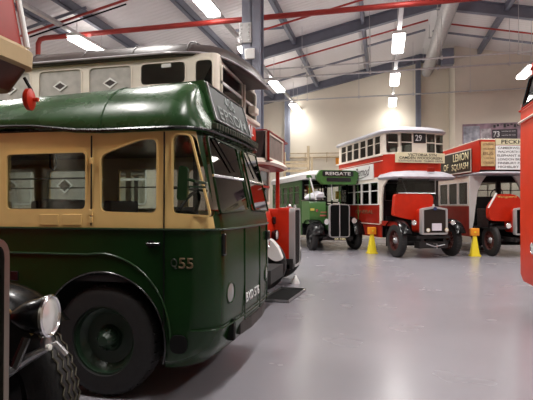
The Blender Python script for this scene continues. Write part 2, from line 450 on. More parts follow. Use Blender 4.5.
# portal frames
def isec(bm,x0,x1,y,d,w=.2):
    """rafter following the slope, bottom at ceiling-d"""
    for a,b,ww in ((0,.03,w),(d-.03,d,w),(.03,d-.03,.03)):
        z0,z1=cz(x0),cz(x1)
        P=[(x0,z0-b),(x1,z1-b),(x1,z1-a-.002),(x0,z0-a-.002)]
        prism(bm,P,'y',y-ww/2,y+ww/2)
def hcol(bm,x,y,w,d,z1):
    bx(bm,x-w/2,x+w/2,y-d/2,y-d/2+.03,0,z1); bx(bm,x-w/2,x+w/2,y+d/2-.03,y+d/2,0,z1); bx(bm,x-.015,x+.015,y-d/2,y+d/2,0,z1)
n_=1
for Y,x0,x1,d,lab in ((4.7,-2.9,XR,.4,'grey rafter over the camera'),(11.3,-2.9,XR,.4,'grey rafter resting on the near column'),(17.9,XL,XR,.42,'grey rafter crossing mid hall'),(24.5,XL,XBLK,.38,'grey rafter against the gable wall')):
    bm=newbm(); isec(bm,x0,RX,Y,d); isec(bm,RX,x1,Y,d)
    structure('trim_%d'%n_,bm,STGREY,lab); n_+=1
for x,y,w,d,m_,lab in ((-3.03,11.3,.46,.34,COLGREY,'broad pale grey steel column rising behind the green bus'),(1.72,24.45,.24,.2,STGREY,'grey column under the ridge on the gable wall'),(-4.72,24.45,.26,.2,COLGREY,'pale grey wall column above the timber rack'),(-3.1,4.7,.46,.34,COLGREY,'near steel column')):
    if lab=='near steel column': continue
    bm=newbm(); hcol(bm,x,y,w,d,cz(x)-.02); structure('trim_%d'%n_,bm,m_,lab); n_+=1
for X,y0,y1 in ((-8.8,4.7,17.8),(-7.85,4.7,17.8),(-5.5,4.7,YF),(-3.18,4.7,YF),(-.65,11.3,YF),(4.15,4.7,YBLK),(6.6,4.7,YBLK)):
    z=cz(X); bm=newbm(); bx(bm,X-.07,X+.07,y0,y1,z-.24,z-.22); bx(bm,X-.07,X-.055,y0,y1,z-.22,z-.0); bx(bm,X+.055,X+.07,y0,y1,z-.24,z-.0)
    structure('trim_%d'%n_,bm,STGREY,'grey purlin running along the ceiling'); n_+=1
# bracing between rafters (angle struts)
for (xa,ya,xb,yb) in ((-9.2,11.0,-7.4,11.0),(-4.6,15.0,-3.2,15.9),(-5.4,21.5,-3.3,21.5),(-3.1,21.2,-.7,21.2),(-.6,20.2,1.7,20.2),(2.0,20.4,4.1,20.4),(4.2,20.4,7.5,20.4)):
    bm=newbm(); tube(bm,[(xa,ya,cz(xa)-.3),(xb,yb,cz(xb)-.3)],.045,4); structure('trim_%d'%n_,bm,STGREY,'grey angle strut under the ceiling'); n_+=1
# column plate
t=thing('splice_plate','bolted grey steel plate fixed high on the broad column','plate',(-3.12,11.132,5.72))
bm=newbm(); bx(bm,-.20,.10,-.025,-.0,-.24,.24,.006); obj('plate',bm,GALV,t)
bm=newbm()
for i in (-1,1):
    for k in range(5): lathe(bm,[(.018,-.05),(.018,-.02)],(i*.09-.05,0,-.18+k*.09),'y',6)
split(obj('bolt',bm,CHROME,t))
bm=newbm(); bx(bm,-.13,.12,-.05,0,-.13,.13,.02)
tag(obj('junction_box',bm,WHITE,None,loc=(-3.05,11.132,5.2)),'white junction box on the broad column above the brown roof end','box')

# pipes
def pipe(name,pts,r,m,label,cat='pipe',brk=None,group=None):
    bm=newbm(); tube(bm,pts,r,12)
    o=tag(obj(name,bm,m,None,40),label,cat,group); return o
pipe('sprinkler_main_pipe',[(-9.62,12,.0),(-9.62,12,6.25),(-9.55,12,6.37),(-9.4,12,6.4),(11.9,12,6.4)],.07,PIPERED,'thick red sprinkler main running level across the hall')
for i,(Y,xa,xb,dz,lab) in enumerate(((11.05,-9.4,-3.4,.42,'thin red pipe following the left ceiling slope nearest the brown roofed bus'),(15.4,-4.6,1.7,.38,'thin red pipe crossing in front of the mid hall rafter'),(19.0,-5.6,1.7,.36,'thin red pipe just beyond the mid hall rafter'),(19.3,2.2,7.8,.36,'thin red pipe on the right hand ceiling slope'))):
    pipe('sprinkler_branch_pipe',[(xa,Y,cz(xa)-dz),(xb,Y,cz(xb)-dz)],.032,PIPERED,lab,group=None)
pipe('sprinkler_branch_pipe',[(-9.0,10.9,cz(-9)-.62),(-6.2,10.9,cz(-6.2)-.62)],.02,MBLACK,'thin dark pipe close to the upper left sprinkler pipe')
for Y,z,xa,xb,r,lab in ((18.15,6.50,-5.6,9.0,.032,'lower level conduit strung across the hall with drop rods'),(17.0,6.52,-5.6,9.0,.028,'upper level conduit strung across the hall with drop rods'),(22.2,6.52,-6.2,9.5,.03,'level grey conduit close to the gable wall')):
    bm=newbm(); tube(bm,[(xa,Y,z),(xb,Y,z)],r,8); o=obj('conduit',bm,GALV,None,40); tag(o,lab,'conduit')
    bm=newbm(); k=xa+.5
    while k<xb: tube(bm,[(k,Y,z),(k,Y,cz(k))],.009,4); bx(bm,k-.03,k+.03,Y-.045,Y+.045,z-.06,z+.06); k+=2.35
    split(obj('drop_rod',bm,GALV,o))
# spiral duct under the ridge
bm=newbm(); tube(bm,[(2.18,3.0,8.15),(2.12,24.4,8.05)],.25,24); D=obj('spiral_duct',bm,GALV,None,40); tag(D,'silver spiral wound air duct hanging along the ridge','duct')
bm=newbm(); pts=[]
for k in range(0,1500):
    a=k*2*PI/14; y=3.0+21.3*k/1500; pts.append((2.17+math.cos(a)*.253,y,8.12+math.sin(a)*.253))
tube(bm,pts,.012,4); obj('spiral_seam',bm,GALV,D)
bm=newbm()
for Y in (14.5,17.5,20.5,23.5):
    bx(bm,1.85,2.5,Y-.03,Y+.03,8.36,8.41); tube(bm,[(1.88,Y,8.4),(1.88,Y,8.93)],.012,5); tube(bm,[(2.47,Y,8.4),(2.47,Y,8.8)],.012,5)
split(obj('hanger',bm,GALV,D))
bm=newbm(); bx(bm,2.55,3.05,22.2,22.6,7.75,8.45,.02); tag(obj('fan_unit',bm,STGREY,None),'dark grey ventilation box beside the end of the spiral duct','fan unit')
for px in (1.35,1.6):
    bm=newbm(); tube(bm,[(px,18.2,7.0),(px+.1,21.8,7.9)],.05,6)
# light rows
RZL={-8.07:6.1}
ROWS={-8.07:('row over the brown roofed bus',[0.4,4.2,8.2,12.19,16.2]),-4.2:('row above the green buses',[2.4,6.7,11.01,15.2,19.5,23.86]),.5:('row above the middle aisle',[2.3,6.6,10.9,15.19,19.48,23.6]),5.2:('row over the right hand buses',[2.3,6.6,10.9,15.2,19.5])}
ORD=['nearest','second nearest','third nearest','fourth nearest','fifth nearest','sixth nearest','farthest']
LP=98
UP=11
for X,(rn,ys) in ROWS.items():
    bm=newbm(); y0,y1=min(ys)-.8,min(max(ys)+.8,YF-.05 if X<XBLK else YBLK-.05)
    ZL=RZL.get(X,6.5); bx(bm,X-.06,X+.06,y0,y1,ZL+.11,ZL+.20)
    tr=obj('lighting_trunking',bm,GALV,None); tag(tr,'slim grey lighting trunking carrying the '+rn,'trunking')
    for i,Y in enumerate(ys):
        t=thing('ceiling_light','ceiling light '+ORD[i]+', '+rn.replace('row ',''),'light',(X,Y,ZL),0,'linear ceiling lights')
        bm=newbm(); bx(bm,-.19,.19,-.82,.82,.04,.11,.02); obj('housing',bm,WHITE,t)
        bm=newbm(); bx(bm,-.17,.17,-.80,.80,-.05,.045,.03); obj('diffuser',bm,LAMPON,t)
        bm=newbm()
        for s in (-.6,.6): tube(bm,[(0,s,.1),(0,s,cz(X)-ZL)],.010,5)
        split(obj('suspension_rod',bm,GALV,t))
        L=bpy.data.lights.new('tube_light','AREA'); L.shape='RECTANGLE'; L.size=.3; L.size_y=1.5; L.energy=LP*(.3 if Y>23 else 1); L.color=(1,.965,.93)
        L.spread=math.radians(150)
        lo=bpy.data.objects.new('tube_light',L); C.objects.link(lo); lo.parent=t; lo.location=(0,0,-.075)
        U=bpy.data.lights.new('ceiling_fill_light','AREA'); U.shape='RECTANGLE'; U.size=.3; U.size_y=1.5; U.energy=UP; U.color=(1,.95,.91)  # added fill lamp facing up, brightens the ceiling above each fixture
        uo=bpy.data.objects.new('ceiling_fill_light',U); C.objects.link(uo); uo.parent=t; uo.location=(0,0,.2); uo.rotation_euler=(PI,0,0)
        
# banner, railing, rack on the far wall
t=thing('wall_banner','purple grey printed banner reading 73, high on the wall behind the open top bus','banner',(4.7,22.68,4.6))
bm=newbm(); bx(bm,-1.25,1.25,-.02,0,-.58,.58,.003); obj('banner_sheet',bm,mat('mauve_print',(.26,.17,.21),.6,noise=.5,nscale=3),t)
bm=newbm(); bx(bm,-1.22,-.55,-.026,-.02,-.5,.48); obj('photo_panel',bm,mat('grey_blue_print',(.30,.31,.36),.6,noise=.5,nscale=4),t)
bm=newbm(); bx(bm,-.52,-.1,-.028,-.02,-.2,.35); obj('photo_panel',bm,mat('pale_print',(.36,.33,.35),.6,noise=.6,nscale=5),t)
bm=newbm(); bx(bm,-.06,.95,-.024,-.02,-.12,.30); obj('dark_panel',bm,mat('dark_print',(.05,.04,.05),.6),t)
text('73',.25,.25,(.12,-.026,.1),*SX,WINK,t)
for k in range(4): text('travel by the route',.55,.05,(.60,-.026,.21-.085*k),*SX,GREYINK if k%2 else WINK,t)
bm=newbm()
for k in range(9): bx(bm,.0+k*.135,.09+k*.135,-.03,-.02,.38+.05*(k%3),.50+.03*(k%2))
obj('skyline_print',bm,INK,t)
t=thing('wall_rail','pair of thin pale rails fixed along the gable wall','rail',(-3.6,24.5,4.2))
bm=newbm(); tube(bm,[(-2.6,0,.12),(2.2,0,.06)],.028,8); obj('top_rail',bm,WOOD,t)
bm=newbm(); tube(bm,[(-2.6,0,-.12),(2.2,0,-.14)],.045,8); obj('lower_rail',bm,WOOD,t)
bm=newbm()
for k in range(5): tube(bm,[(-2.4+k*1.1,0,-.4),(-2.4+k*1.1,0,.12)],.025,6); tube(bm,[(-2.4+k*1.1,0,-.1),(-2.4+k*1.1,.19,-.1)],.02,6)
split(obj('bracket',bm,WOOD,t))
t=thing('timber_rack','pale timber rack rising behind the green bus roof','rack',(-3.9,22.6,0))
for (x,z,w,tilt) in ((-.62,4.15,.11,-.14),(.46,4.42,.12,.05),(.66,3.9,.09,0)):
    bm=newbm(); prism(bm,[(x,0),(x+w,0),(x+w+tilt*.3,z),(x+tilt*.3,z)],'y',-.06,.06); obj('upright',bm,WOOD,t)
for z,x0,x1,h in ((3.62,-.6,.5,.10),(3.42,-.6,.5,.16),(3.2,-.65,.6,.12),(2.2,-.6,.6,.1),(1.0,-.6,.6,.1)):
    bm=newbm(); bx(bm,x0,x1,-.05,.05,z,z+h); obj('plank',bm,WOOD,t)
bm=newbm(); bx(bm,-.32,.32,-.02,.02,-.16,.16,.01)
tag(obj('wall_notice',bm,ORG,None,loc=(-1.96,24.66,3.88)),'small orange notice board on the gable wall behind the green bus','notice')

# camera
cam=bpy.data.cameras.new('camera'); co=bpy.data.objects.new('camera',cam); C.objects.link(co)
cam.sensor_width=36; cam.lens=36*485/533; cam.clip_start=.05; cam.clip_end=200
co.location=(0,0,1.55); co.rotation_euler=(PI/2+math.atan(7/485),0,math.radians(13.4)); S.camera=co
w=bpy.data.worlds.new('world'); S.world=w; w.use_nodes=True; w.node_tree.nodes['Background'].inputs[0].default_value=(.5,.5,.5,1); w.node_tree.nodes['Background'].inputs[1].default_value=.02
S.view_settings.view_transform='Standard'; S.view_settings.look='None'; S.view_settings.gamma=1; S.view_settings.use_curve_mapping=False
S.view_settings.exposure=0.13
S.cycles.max_bounces=8; S.cycles.transparent_max_bounces=24; S.cycles.sample_clamp_indirect=4; S.cycles.use_denoising=True
S.cycles.caustics_reflective=False; S.cycles.caustics_refractive=False

# ------------------------------------------------------------------ green and cream single decker (nearest large bus)
def single_decker():
    T=thing('single_decker_bus','dark green and buff single decker bus, closest large bus, facing the aisle','bus',(-2.20,4.43,0)); T.scale=(1,.94,1)
    HW=.99; R=.2
    LV=[(.27,-6.6,.74,.90,.30,.2,.05),(.34,-6.6,.84,.95,.27,.2,.05),(.45,-6.6,.91,.98,.24,.2,.05),(.62,-6.6,.955,.985,.21,.2,.05),(.9,-6.6,.965,HW,R,.2,.05),(1.38,-6.6,.96,HW,R,.2,.05),(1.46,-6.6,.945,HW,R,.2,.05),(2.17,-6.6,.785,.96,R,.2,.05)]
    hwz=lambda z: HW-(max(0,z-1.38)/.79)*.03
    ct=[]
    b=newbm()
    # side windows (both sides): x local = world+2.24
    wins=[(-.93-.98*i,-.14-.98*i,1.52,2.01) for i in range(0,5)]
    for x0,x1,z0,z1 in wins: prism(b,rrect(x0,x1,z0,z1,.06),'y',-1.3,1.3)
    W2=rpoly([(-.03,1.50),(.49,1.49),(.49,2.10),(.34,2.10),(-.03,1.98)],.07)
    W3=rpoly([(.60,1.49),(.935,1.47),(.765,2.12),(.63,2.13),(.60,2.08)],.05)
    prism(b,W2,'y',-1.3,1.3); prism(b,W3,'y',-1.3,1.3)
    ct.append(b)
    b=newbm()
    FW=rpoly([(-.88,1.50),(-.10,1.52),(-.10,2.10),(-.82,2.13)],.05); FW2=[(-y,z) for y,z in FW][::-1]
    prism(b,FW,'x',.70,1.3); prism(b,FW2,'x',.70,1.3)
    ct.append(b)
    b=newbm(); lathe(b,[(.555,-1.3),(.555,1.3)],(0,0,.47),'y',48); lathe(b,[(.53,-1.3),(.53,1.3)],(-4.6,0,.47),'y',48)
    ct.append(b)
    thr=R*(1-math.cos(math.radians(58)))
    def fn(c):
        return 1 if (1.38<c.z<2.169 and abs(c.y)>hwz(c.z)-thr and (c.x<.4 or True) and c.x>-6.5) else 0
    def arch(me,roof):
        for v in me.vertices:
            t=min(1,max(0,(-.05-v.co.x)/.75)); g=t*t*(3-2*t)
            g2=min(1,max(0,(.5-v.co.x)/2.1))
            if roof: v.co.z+=g*.065*max(0,1-(v.co.z-2.17)/.35)-.07*g2*min(1,max(0,(v.co.z-2.25)/.45))-.07*max(0,(v.co.z-2.17)/.55)
            elif v.co.z>2.02: v.co.z+=g*.065*min(1,(v.co.z-2.02)/.13)
    B=shell('body',LV,.045,ct,[GREEN,CREAM],fn,T,25); arch(B.data,False)
    # interior floor, wheel boxes, partition and seats
    bm=newbm(); bx(bm,-6.4,.8,-.98,.98,.95,1.0); bx(bm,-.6,.6,-.70,-.66,.3,1.0); bx(bm,-.6,.6,.66,.70,.3,1.0); bx(bm,-6.2,.75,-.5,.5,.32,.6); bx(bm,-6.4,.7,-.95,.95,2.17,2.2); obj('saloon_floor',bm,UNDER,T)
    seats(T,[-5.6,-4.8,-4.0,-3.2,-2.4,-1.55],1.0,.98)
    seats(T,[-.65],1.0,.98,mat('worn_leather',(.02,.015,.015),.6))
    bm=newbm(); bx(bm,.50,.54,-.97,-.2,1.0,1.55); bx(bm,.50,.54,-.24,-.2,1.5,2.15); tube(bm,[(.62,-.97,1.7),(.62,-.2,1.7)],.012,6)
    obj('cab_partition',bm,UNDER,T)
    bm=newbm(); q=Vector((.7,0,.71)); 
    ring=[(.56+.2*math.cos(a)*.45,-.55+.2*math.sin(a),1.5+.2*math.cos(a)*.89) for a in [2*PI*k/24 for k in range(25)]]
    tube(bm,ring,.014,6,False); tube(bm,[(.56,-.75,1.5),(.56,-.35,1.5)],.012,5); tube(bm,[(.56,-.55,1.5),(.85,-.55,1.1)],.02,6)
    obj('steering_wheel',bm,MBLACK,T)
    # handrail loops hanging inside
    for x in (-.25,-.62,-1.2,-1.6):
        bm=newbm(); tube(bm,[(x,-.8,2.1),(x,-.8,1.9),(x+.03,-.8,1.87),(x+.06,-.8,1.9),(x+.06,-.8,2.1)],.008,6); obj('grab_strap',bm,MBLACK,T)
    for x in (-.05,-1.03,-2.0):
        bm=newbm(); tube(bm,[(x-.32,-.5,1.0),(x-.32,-.5,2.15)],.014,6); obj('grab_pole',bm,CHROME,T)
    # windows with frames
    for s in (-1,1):
        for k,W in enumerate([W2,W3]+[rrect(a,b_,c,d,.06) for a,b_,c,d in wins]):
            yy=s*.975; bm=newbm(); ring_frame(bm,W,'y',yy-.012,yy+.012,.014); f=obj('window_frame',bm,CREAM if True else BLACK,T,30)
            bm=newbm(); prism(bm,W,'y',s*.96-.002,s*.96+.002); obj('glass',bm,GLASS,f)
            if k!=1 and k>=2:
                xs=[p[0] for p in W]; bm=newbm(); bx(bm,min(xs)+.02,max(xs)-.02,s*.952-.004,s*.952+.004,1.78,1.795); obj('glazing_bar',bm,BLACK,f)
    # raked windscreen panes
    for W,s in ((FW,-1),(FW2,1)):
        bm=newbm(); ring_frame(bm,W,'x',0,.02,.011); 
        P=newbm(); prism(P,[(p[0],p[1]) for p in W],'x',.008,.012)
        def bend(b):
            for v in b.verts: v.co.x+= .96-(v.co.z-1.42)*.225 + .05*(1-(v.co.y/1.0)**2)+.004
        bend(bm); f=obj('windscreen',bm,GREEN,T,30)
        bend(P); obj('glass',P,GLASS,f)
        bm=newbm(); ys=sorted([p[0] for p in W]); N=8
        pts=[]
        for k in range(N+1):
            y=ys[0]+.01+(ys[-1]-ys[0]-.02)*k/N; z=1.80; pts.append((.96-(z-1.42)*.225+.05*(1-(y/1.0)**2)+.02,y,z))
        tube(bm,pts,.012,6); obj('windscreen_bar',bm,CHROME,f)
        bm=newbm(); z0,y0=2.12,s*.45; f0=lambda y,z:(.96-(z-1.42)*.225+.05*(1-(y/1.0)**2)+.03,y,z)
        tube(bm,[f0(y0-.25,z0),f0(y0+.08,1.86)],.008,5); obj('wiper',bm,MBLACK,f)
    # roof
    LR=[(2.15,-6.65,.82,.98,.24,.3,.05),(2.20,-6.65,.80,1.0,.24,.3,.05),(2.30,-6.63,.76,.98,.20,.3,.04),(2.42,-6.6,.72,.92,.16,.3,.03),(2.54,-6.55,.70,.82,.13,.3,.02),(2.63,-6.4,.68,.70,.11,.3,.01),(2.69,-6.2,.66,.56,.09,.3,0),(2.72,-5.9,.63,.36,.07,.15,0)]
    bm=loft(newbm(),LR); bmesh.ops.subdivide_edges(bm,edges=[e for e in bm.edges if abs(e.verts[0].co.x-e.verts[1].co.x)>2],cuts=24); rf=obj('roof',bm,ROOFG,T,50); arch(rf.data,True)
    for x in (-.02,-1.35,-2.7,-4.05):
        bm=newbm(); pts=[]
        for l in LR: pts.append((x,-l[3],l[0]+.004))
        for l in reversed(LR): pts.append((x,l[3],l[0]+.004))
        tube(bm,pts,.011,5); arch(obj('roof_seam',bm,ROOFG,rf,60).data,True)
    bm=newbm(); P=outline(-6.66,.83,1.005,.24,.3,.05); GP=[]
    for (xa,ya),(xb,yb) in zip(P,P[1:]+[P[0]]):
        nn=max(1,int(abs(xa-xb)/.2))
        for k in range(nn): GP.append((xa+(xb-xa)*k/nn,ya+(yb-ya)*k/nn,2.17))
    tube(bm,GP+[GP[0]],.016,6); arch(obj('gutter',bm,mat('tarry_gutter',(.02,.022,.02),.25,noise=.5,nscale=60),rf).data,True)
    # ventilator louvres above the windscreen
    bm=newbm()
    for k in range(22):
        y=-.72+k*.066; bx(bm,.82+.04*(1-y*y),.87+.04*(1-y*y),y,y+.045,2.19,2.24,.006)
    obj('ventilator_louvre',bm,mat('chipped_green_louvre',(.05,.07,.05),.22,metal=.5,noise=.6,nscale=40),rf)
    # destination box
    bm=newbm(); F=[(.70,2.65),(.80,2.30),(.30,2.30),(.2,2.63)]
    prism(bm,F,'y',-.52,.76); bx_=obj('destination_box',bm,ROOFG,T,20)
    uu,vv=(0,1,0),Vector((-.10,0,.35)).normalized()
    def q(y,t,o=0): return Vector((.80-.10*t+o,y,2.30+.35*t))
    bm=newbm(); vs=[q(-.44,.08,.006),q(.70,.08,.006),q(.70,.92,.006),q(-.44,.92,.006)]; bk=[v-Vector((.01,0,0)) for v in vs]
    A=[bm.verts.new(v) for v in vs]; Bk=[bm.verts.new(v) for v in bk]; bm.faces.new(A); bm.faces.new(Bk[::-1])
    for k in range(4): bm.faces.new((A[k],Bk[k],Bk[(k+1)%4],A[(k+1)%4]))
    bl=obj('route_blind',bm,BLIND,bx_)
    bm=newbm(); tube(bm,[q(-.48,.03,.01),q(.73,.03,.01),q(.73,.97,.01),q(-.48,.97,.01),q(-.48,.03,.01)],.009,6); obj('blind_frame',bm,STEEL,bx_)
    text('406',.34,.13,q(.13,.72,.008),uu,vv,mat('faded_grey_lettering',(.24,.27,.26),.6),bl)
    text('EPSOM',.92,.13,q(.13,.28,.008),uu,vv,MATS['faded_grey_lettering'],bl)
    # waist mouldings, arch bead
    bm=newbm(); P=outline(-6.62,.965,.998,R,.2,.05); tube(bm,[(x,y,1.375) for x,y in P]+[(P[0][0],P[0][1],1.375)],.010,6); obj('waist_moulding',bm,GREEN,T)
    bm=newbm(); P=outline(-6.62,.97,.996,R,.2,.05); tube(bm,[(x,y,.60) for x,y in P if x>.5 or (x<-2)][:0] or [(x,y,.60) for x,y in P[NC+1:3*NC+12]],.006,6); obj('skirt_moulding',bm,GREEN,T)
    for s in (-1,1):
        bm=newbm(); pts=[(-6.0,s*.992,1.165),(-.35,s*.992,1.165)]
        for k in range(15):
            a=math.radians(100-k*100/14); pts.append((.0+.62*math.cos(a)-.02,s*.992,.52+.655*math.sin(a)))
        tube(bm,pts,.011,6); obj('arch_moulding',bm,GREEN,T,60)
        bm=newbm(); tube(bm,[(.555*math.cos(math.radians(a)),s*.985,.47+.555*math.sin(math.radians(a))) for a in range(-15,196,6)],.010,6); obj('arch_lip',bm,BLACK,T,60)
    # cab door seams, hinges, handle
    bm=newbm()
    for x in (.545,): bx(bm,x-.004,x+.004,-.998,-.984,.62,2.14)
    bx(bm,-.10,-.092,-.996,-.985,1.40,2.13)
    split(obj('door_seam',bm,MBLACK,T))
    bm=newbm()
    for z in (1.9,1.48,1.42): bx(bm,-.11,-.08,-1.005,-.985,z,z+.05,.005)
    split(obj('hinge',bm,CREAM,T))
    bm=newbm(); bx(bm,.40,.52,-1.015,-.99,1.245,1.27,.008); lathe(bm,[(.03,-1.012),(.03,-.985)],(.44,0,1.26),'y',16); obj('door_handle',bm,BLACK,T)
    bm=newbm(); bx(bm,-.58,-.40,-.996,-.985,1.40,1.49,.004); bx(bm,-.36,-.18,-.996,-.985,1.40,1.49,.004); split(obj('vent_flap',bm,CREAM,T))
    bm=newbm(); bx(bm,-.86,-.78,-1.0,-.985,.93,1.01,.006); obj('socket_plate',bm,BLACK,T)
    bm=newbm(); prism(bm,rpoly([(.60,.42),(.74,.42),(.74,.56),(.60,.56)],.06),'y',-1.002,-.985); obj('side_vent',bm,MBLACK,T)
    text('Q',.055,.085,(.63,-.992,1.11),*SX,mat('worn_brown_lettering',(.014,.022,.008),.5),T); text('55',.12,.085,(.73,-.992,1.115),*SX,DULLGOLD,T)
    # front fittings
    h=lamp(T,(.985,-.66,.85),.088,(1,-.10,0),.06,BLACK,GREEN,QLENS); lamp(T,(.985,.66,.85),.088,(1,.10,0),.06,BLACK,GREEN,QLENS)
    bm=newbm(); bx(bm,1.03,1.05,-.27,.27,.68,.80,.004); np=obj('number_plate',bm,GREEN,T); np.location=(-.05,-.0,.0)
    text('BXD 576',.50,.09,(1.062,0,.74),*FX,WINK,np)
    bm=newbm(); P=[(.90,-.30),(.975,-.30),(1.0,0),(.985,.5),(.94,.85),(.90,.85)]
    prism(bm,P,'z',.42,.53); obj('front_step',bm,mat('scuffed_bumper',(.03,.026,.022),.5,noise=.3,nscale=20),T)
    bm=newbm(); bx(bm,.94,1.0,-.60,-.54,.44,.62,.005); obj('towing_slot',bm,MBLACK,T)
    for y in (-.28,.3,.7):
        bm=newbm(); xx=.96+.05*(1-(y/1.0)**2); bx(bm,xx,xx+.01,y-.006,y+.006,.55,1.36); obj('front_beading',bm,GREEN,T)
    bm=newbm(); bx(bm,.94,1.00,-.84,-.78,1.16,1.34,.02); obj('trafficator',bm,BLACK,T)
    bm=newbm(); bx(bm,.97,1.03,.62,.72,1.2,1.3,.015); obj('side_lamp',bm,BLACK,T)
    # mirror on an arm
    bm=newbm(); prism(bm,rpoly([(.73,1.60),(.81,1.60),(.82,1.84),(.75,1.86)],.03),'y',-1.19,-1.155); mr_=obj('door_mirror',bm,GREEN,T,30)
    bm=newbm(); tube(bm,[(.79,-1.17,1.76),(.86,-1.16,1.74),(.90,-1.03,1.73)],.012,6); tube(bm,[(.79,-1.17,1.70),(.90,-1.03,1.70)],.009,6); obj('mirror_arm',bm,GREEN,mr_)
    for s in (-1,1):
        wheel(T,0,s*.85,.455,.24,'disc',mat('dark_green_hub',(.012,.03,.015),.4),out=s,zc=.465)
        wheel(T,-4.6,s*.85,.455,.24,'disc',MATS['dark_green_hub'],out=s,zc=.465)
    return T
single_decker()

# ------------------------------------------------------------------ cream double decker with brown roof (behind the green single decker)
def cream_double_decker():
    T=thing('double_decker_bus','old ivory double decker with brown roof and diamond windows, behind the buff and green bus','bus',(-2.18,7.35,0))
    HW=1.03; HWU=1.05
    # upper deck shell
    b=newbm(); wx=[(-.35,-.07),(-1.18,-.47),(-2.01,-1.30),(-2.86,-2.11),(-3.74,-2.99),(-4.62,-3.87),(-5.5,-4.75)]
    for i,(x0,x1) in enumerate(wx):
        prism(b,rrect(x0,x1,3.27 if i==1 else 3.05,3.60,.09),'y',-1.2,1.2)
    k_=newbm(); bx(k_,-.9,.5,-1.3,1.3,2.0,2.72)
    f=newbm()
    for y0,y1 in ((-.95,.08),(.2,.95)): prism(f,rrect(y0,y1,3.02,3.55,.06),'x',-.3,.3)
    LV=[(2.32,-5.7,.02,HWU,.10,.2,0),(2.95,-5.7,.0,HWU,.10,.2,0),(3.68,-5.7,-.02,HWU,.10,.2,0)]
    B=shell('upper_deck',LV,.04,[b,f,k_],[IVORY,RED,UNDER],lambda c:(1 if (c.z<2.95 and c.x>-.2) else 0),T)
    bm=newbm(); bx(bm,-.02,.06,-1.07,1.07,2.98,3.05,.015); obj('deck_rail',bm,IVORY,T)
    bm=newbm(); bx(bm,.03,.15,.35,.62,3.10,3.22,.02); obj('route_lamp_box',bm,IVORY,T)
    text('GENERAL',1.5,.17,(.022,0,2.85),*FX,WINK,T)
    for i,(x0,x1) in enumerate(wx):
        z0=3.27 if i==1 else 3.05
        bm=newbm(); ring_frame(bm,rrect(x0,x1,z0,3.60,.09),'y',-HWU-.012,-HWU+.012,.018); w=obj('window_frame',bm,IVORY,T,30)
        bm=newbm(); prism(bm,rrect(x0,x1,z0,3.60,.09),'y',-HWU+.01,-HWU+.014); obj('window_pane',bm,FROST if i>=2 else GLASS,w)
        if i>=2: diamond(w,(x0+x1)/2,-HWU+.004,3.35,.12,.08)
        if i==1:
            bm=newbm(); bx(bm,x0-.03,x1+.03,-HWU-.02,-HWU+.01,3.20,3.27,.01); obj('half_drop_rail',bm,WHITE,w)
            bm=newbm(); bx(bm,(x0+x1)/2-.02,(x0+x1)/2+.12,-HWU-.005,-HWU+.01,3.52,3.57); obj('small_notice',bm,WHITE,w)
        bm=newbm(); prism(bm,rrect(x0,x1,z0,3.60,.09),'y',HWU-.014,HWU-.01); obj('window_pane',bm,DGLASS,T)
    for y0,y1 in ((-.95,.08),(.2,.95)):
        bm=newbm(); ring_frame(bm,rrect(y0,y1,3.02,3.55,.06),'x',-.02,.02,.03); w=obj('front_window',bm,IVORY,T,30)
        bm=newbm(); prism(bm,rrect(y0,y1,3.02,3.55,.06),'x',-.004,.004); obj('glass',bm,GLASS,w)
        bm=newbm(); bx(bm,-.015,.02,y0,y1,3.27,3.31); obj('transom',bm,WHITE,w)
    bm=newbm()
    for y in (.14,): tube(bm,[(.03,y,2.98),(.03,y,3.62)],.022,6)
    split(obj('window_pillar',bm,IVORY,T))
    seats(T,[-5,-4,-3,-2,-1.0],2.45,1.0)
    bm=newbm(); bx(bm,-5.6,-.05,-1,1,2.74,2.79); obj('deck_floor',bm,UNDER,T)
    # roof with drooping domed front
    L=[(3.655,-5.95,.38,1.12,(1.15,1.10),(.6,.8),0),(3.70,-5.98,.42,1.15,(1.2,1.12),(.6,.8),0),(3.77,-5.95,.38,1.12,(1.15,1.08),(.6,.8),0),(3.85,-5.85,.28,1.02,(1.05,.98),(.6,.75),0),(3.91,-5.7,.1,.82,(.9,.78),(.6,.7),0),(3.945,-5.4,-.1,.5,(.6,.46),(.5,.45),0)]
    bm=loft(newbm(),L)
    bmesh.ops.subdivide_edges(bm,edges=[e for e in bm.edges if abs(e.verts[0].co.x-e.verts[1].co.x)>2],cuts=8)
    def droop(b):
        for v in b.verts:
            t=max(0,(v.co.x+.25)/.66); v.co.z-=.24*t*t
    droop(bm); rf=obj('roof',bm,BROWN,T,40)
    bm=newbm(); P=outline(-5.98,.42,1.155,(1.2,1.12),(.6,.8),0); pts=[]
    for i,(x,y) in enumerate(P+[P[0]]):
        pts.append((x,y,3.69))
    out=[]
    for a,b_ in zip(pts,pts[1:]):
        for k in range(4): out.append(tuple(a[j]+(b_[j]-a[j])*k/4 for j in range(3)))
    tube(bm,out,.016,6,False); droop(bm); obj('gutter',bm,ROOFGREY,rf,60)
    for x in (-.42,-1.25,-2.05,-2.92,-3.8,-4.7):
        bm=newbm(); pts=[(x,s*l[3]*.995,l[0]+.008) for s in (-1,) for l in L[1:]]+[(x,l[3]*.995,l[0]+.008) for l in reversed(L[1:])]
        tube(bm,pts,.013,6); obj('roof_rib',bm,BROWN,rf,60)
    # lower deck
    b=newbm(); lx=[(-1.85-.95*i,-1.08-.95*i) for i in range(4)]
    for x0,x1 in lx: prism(b,rrect(x0,x1,1.58,2.20,.07),'y',-1.2,1.2)
    c=newbm(); lathe(c,[(.56,-1.2),(.56,1.2)],(-.5,0,.5),'y',32); lathe(c,[(.56,-1.2),(.56,1.2)],(-4.6,0,.5),'y',32)
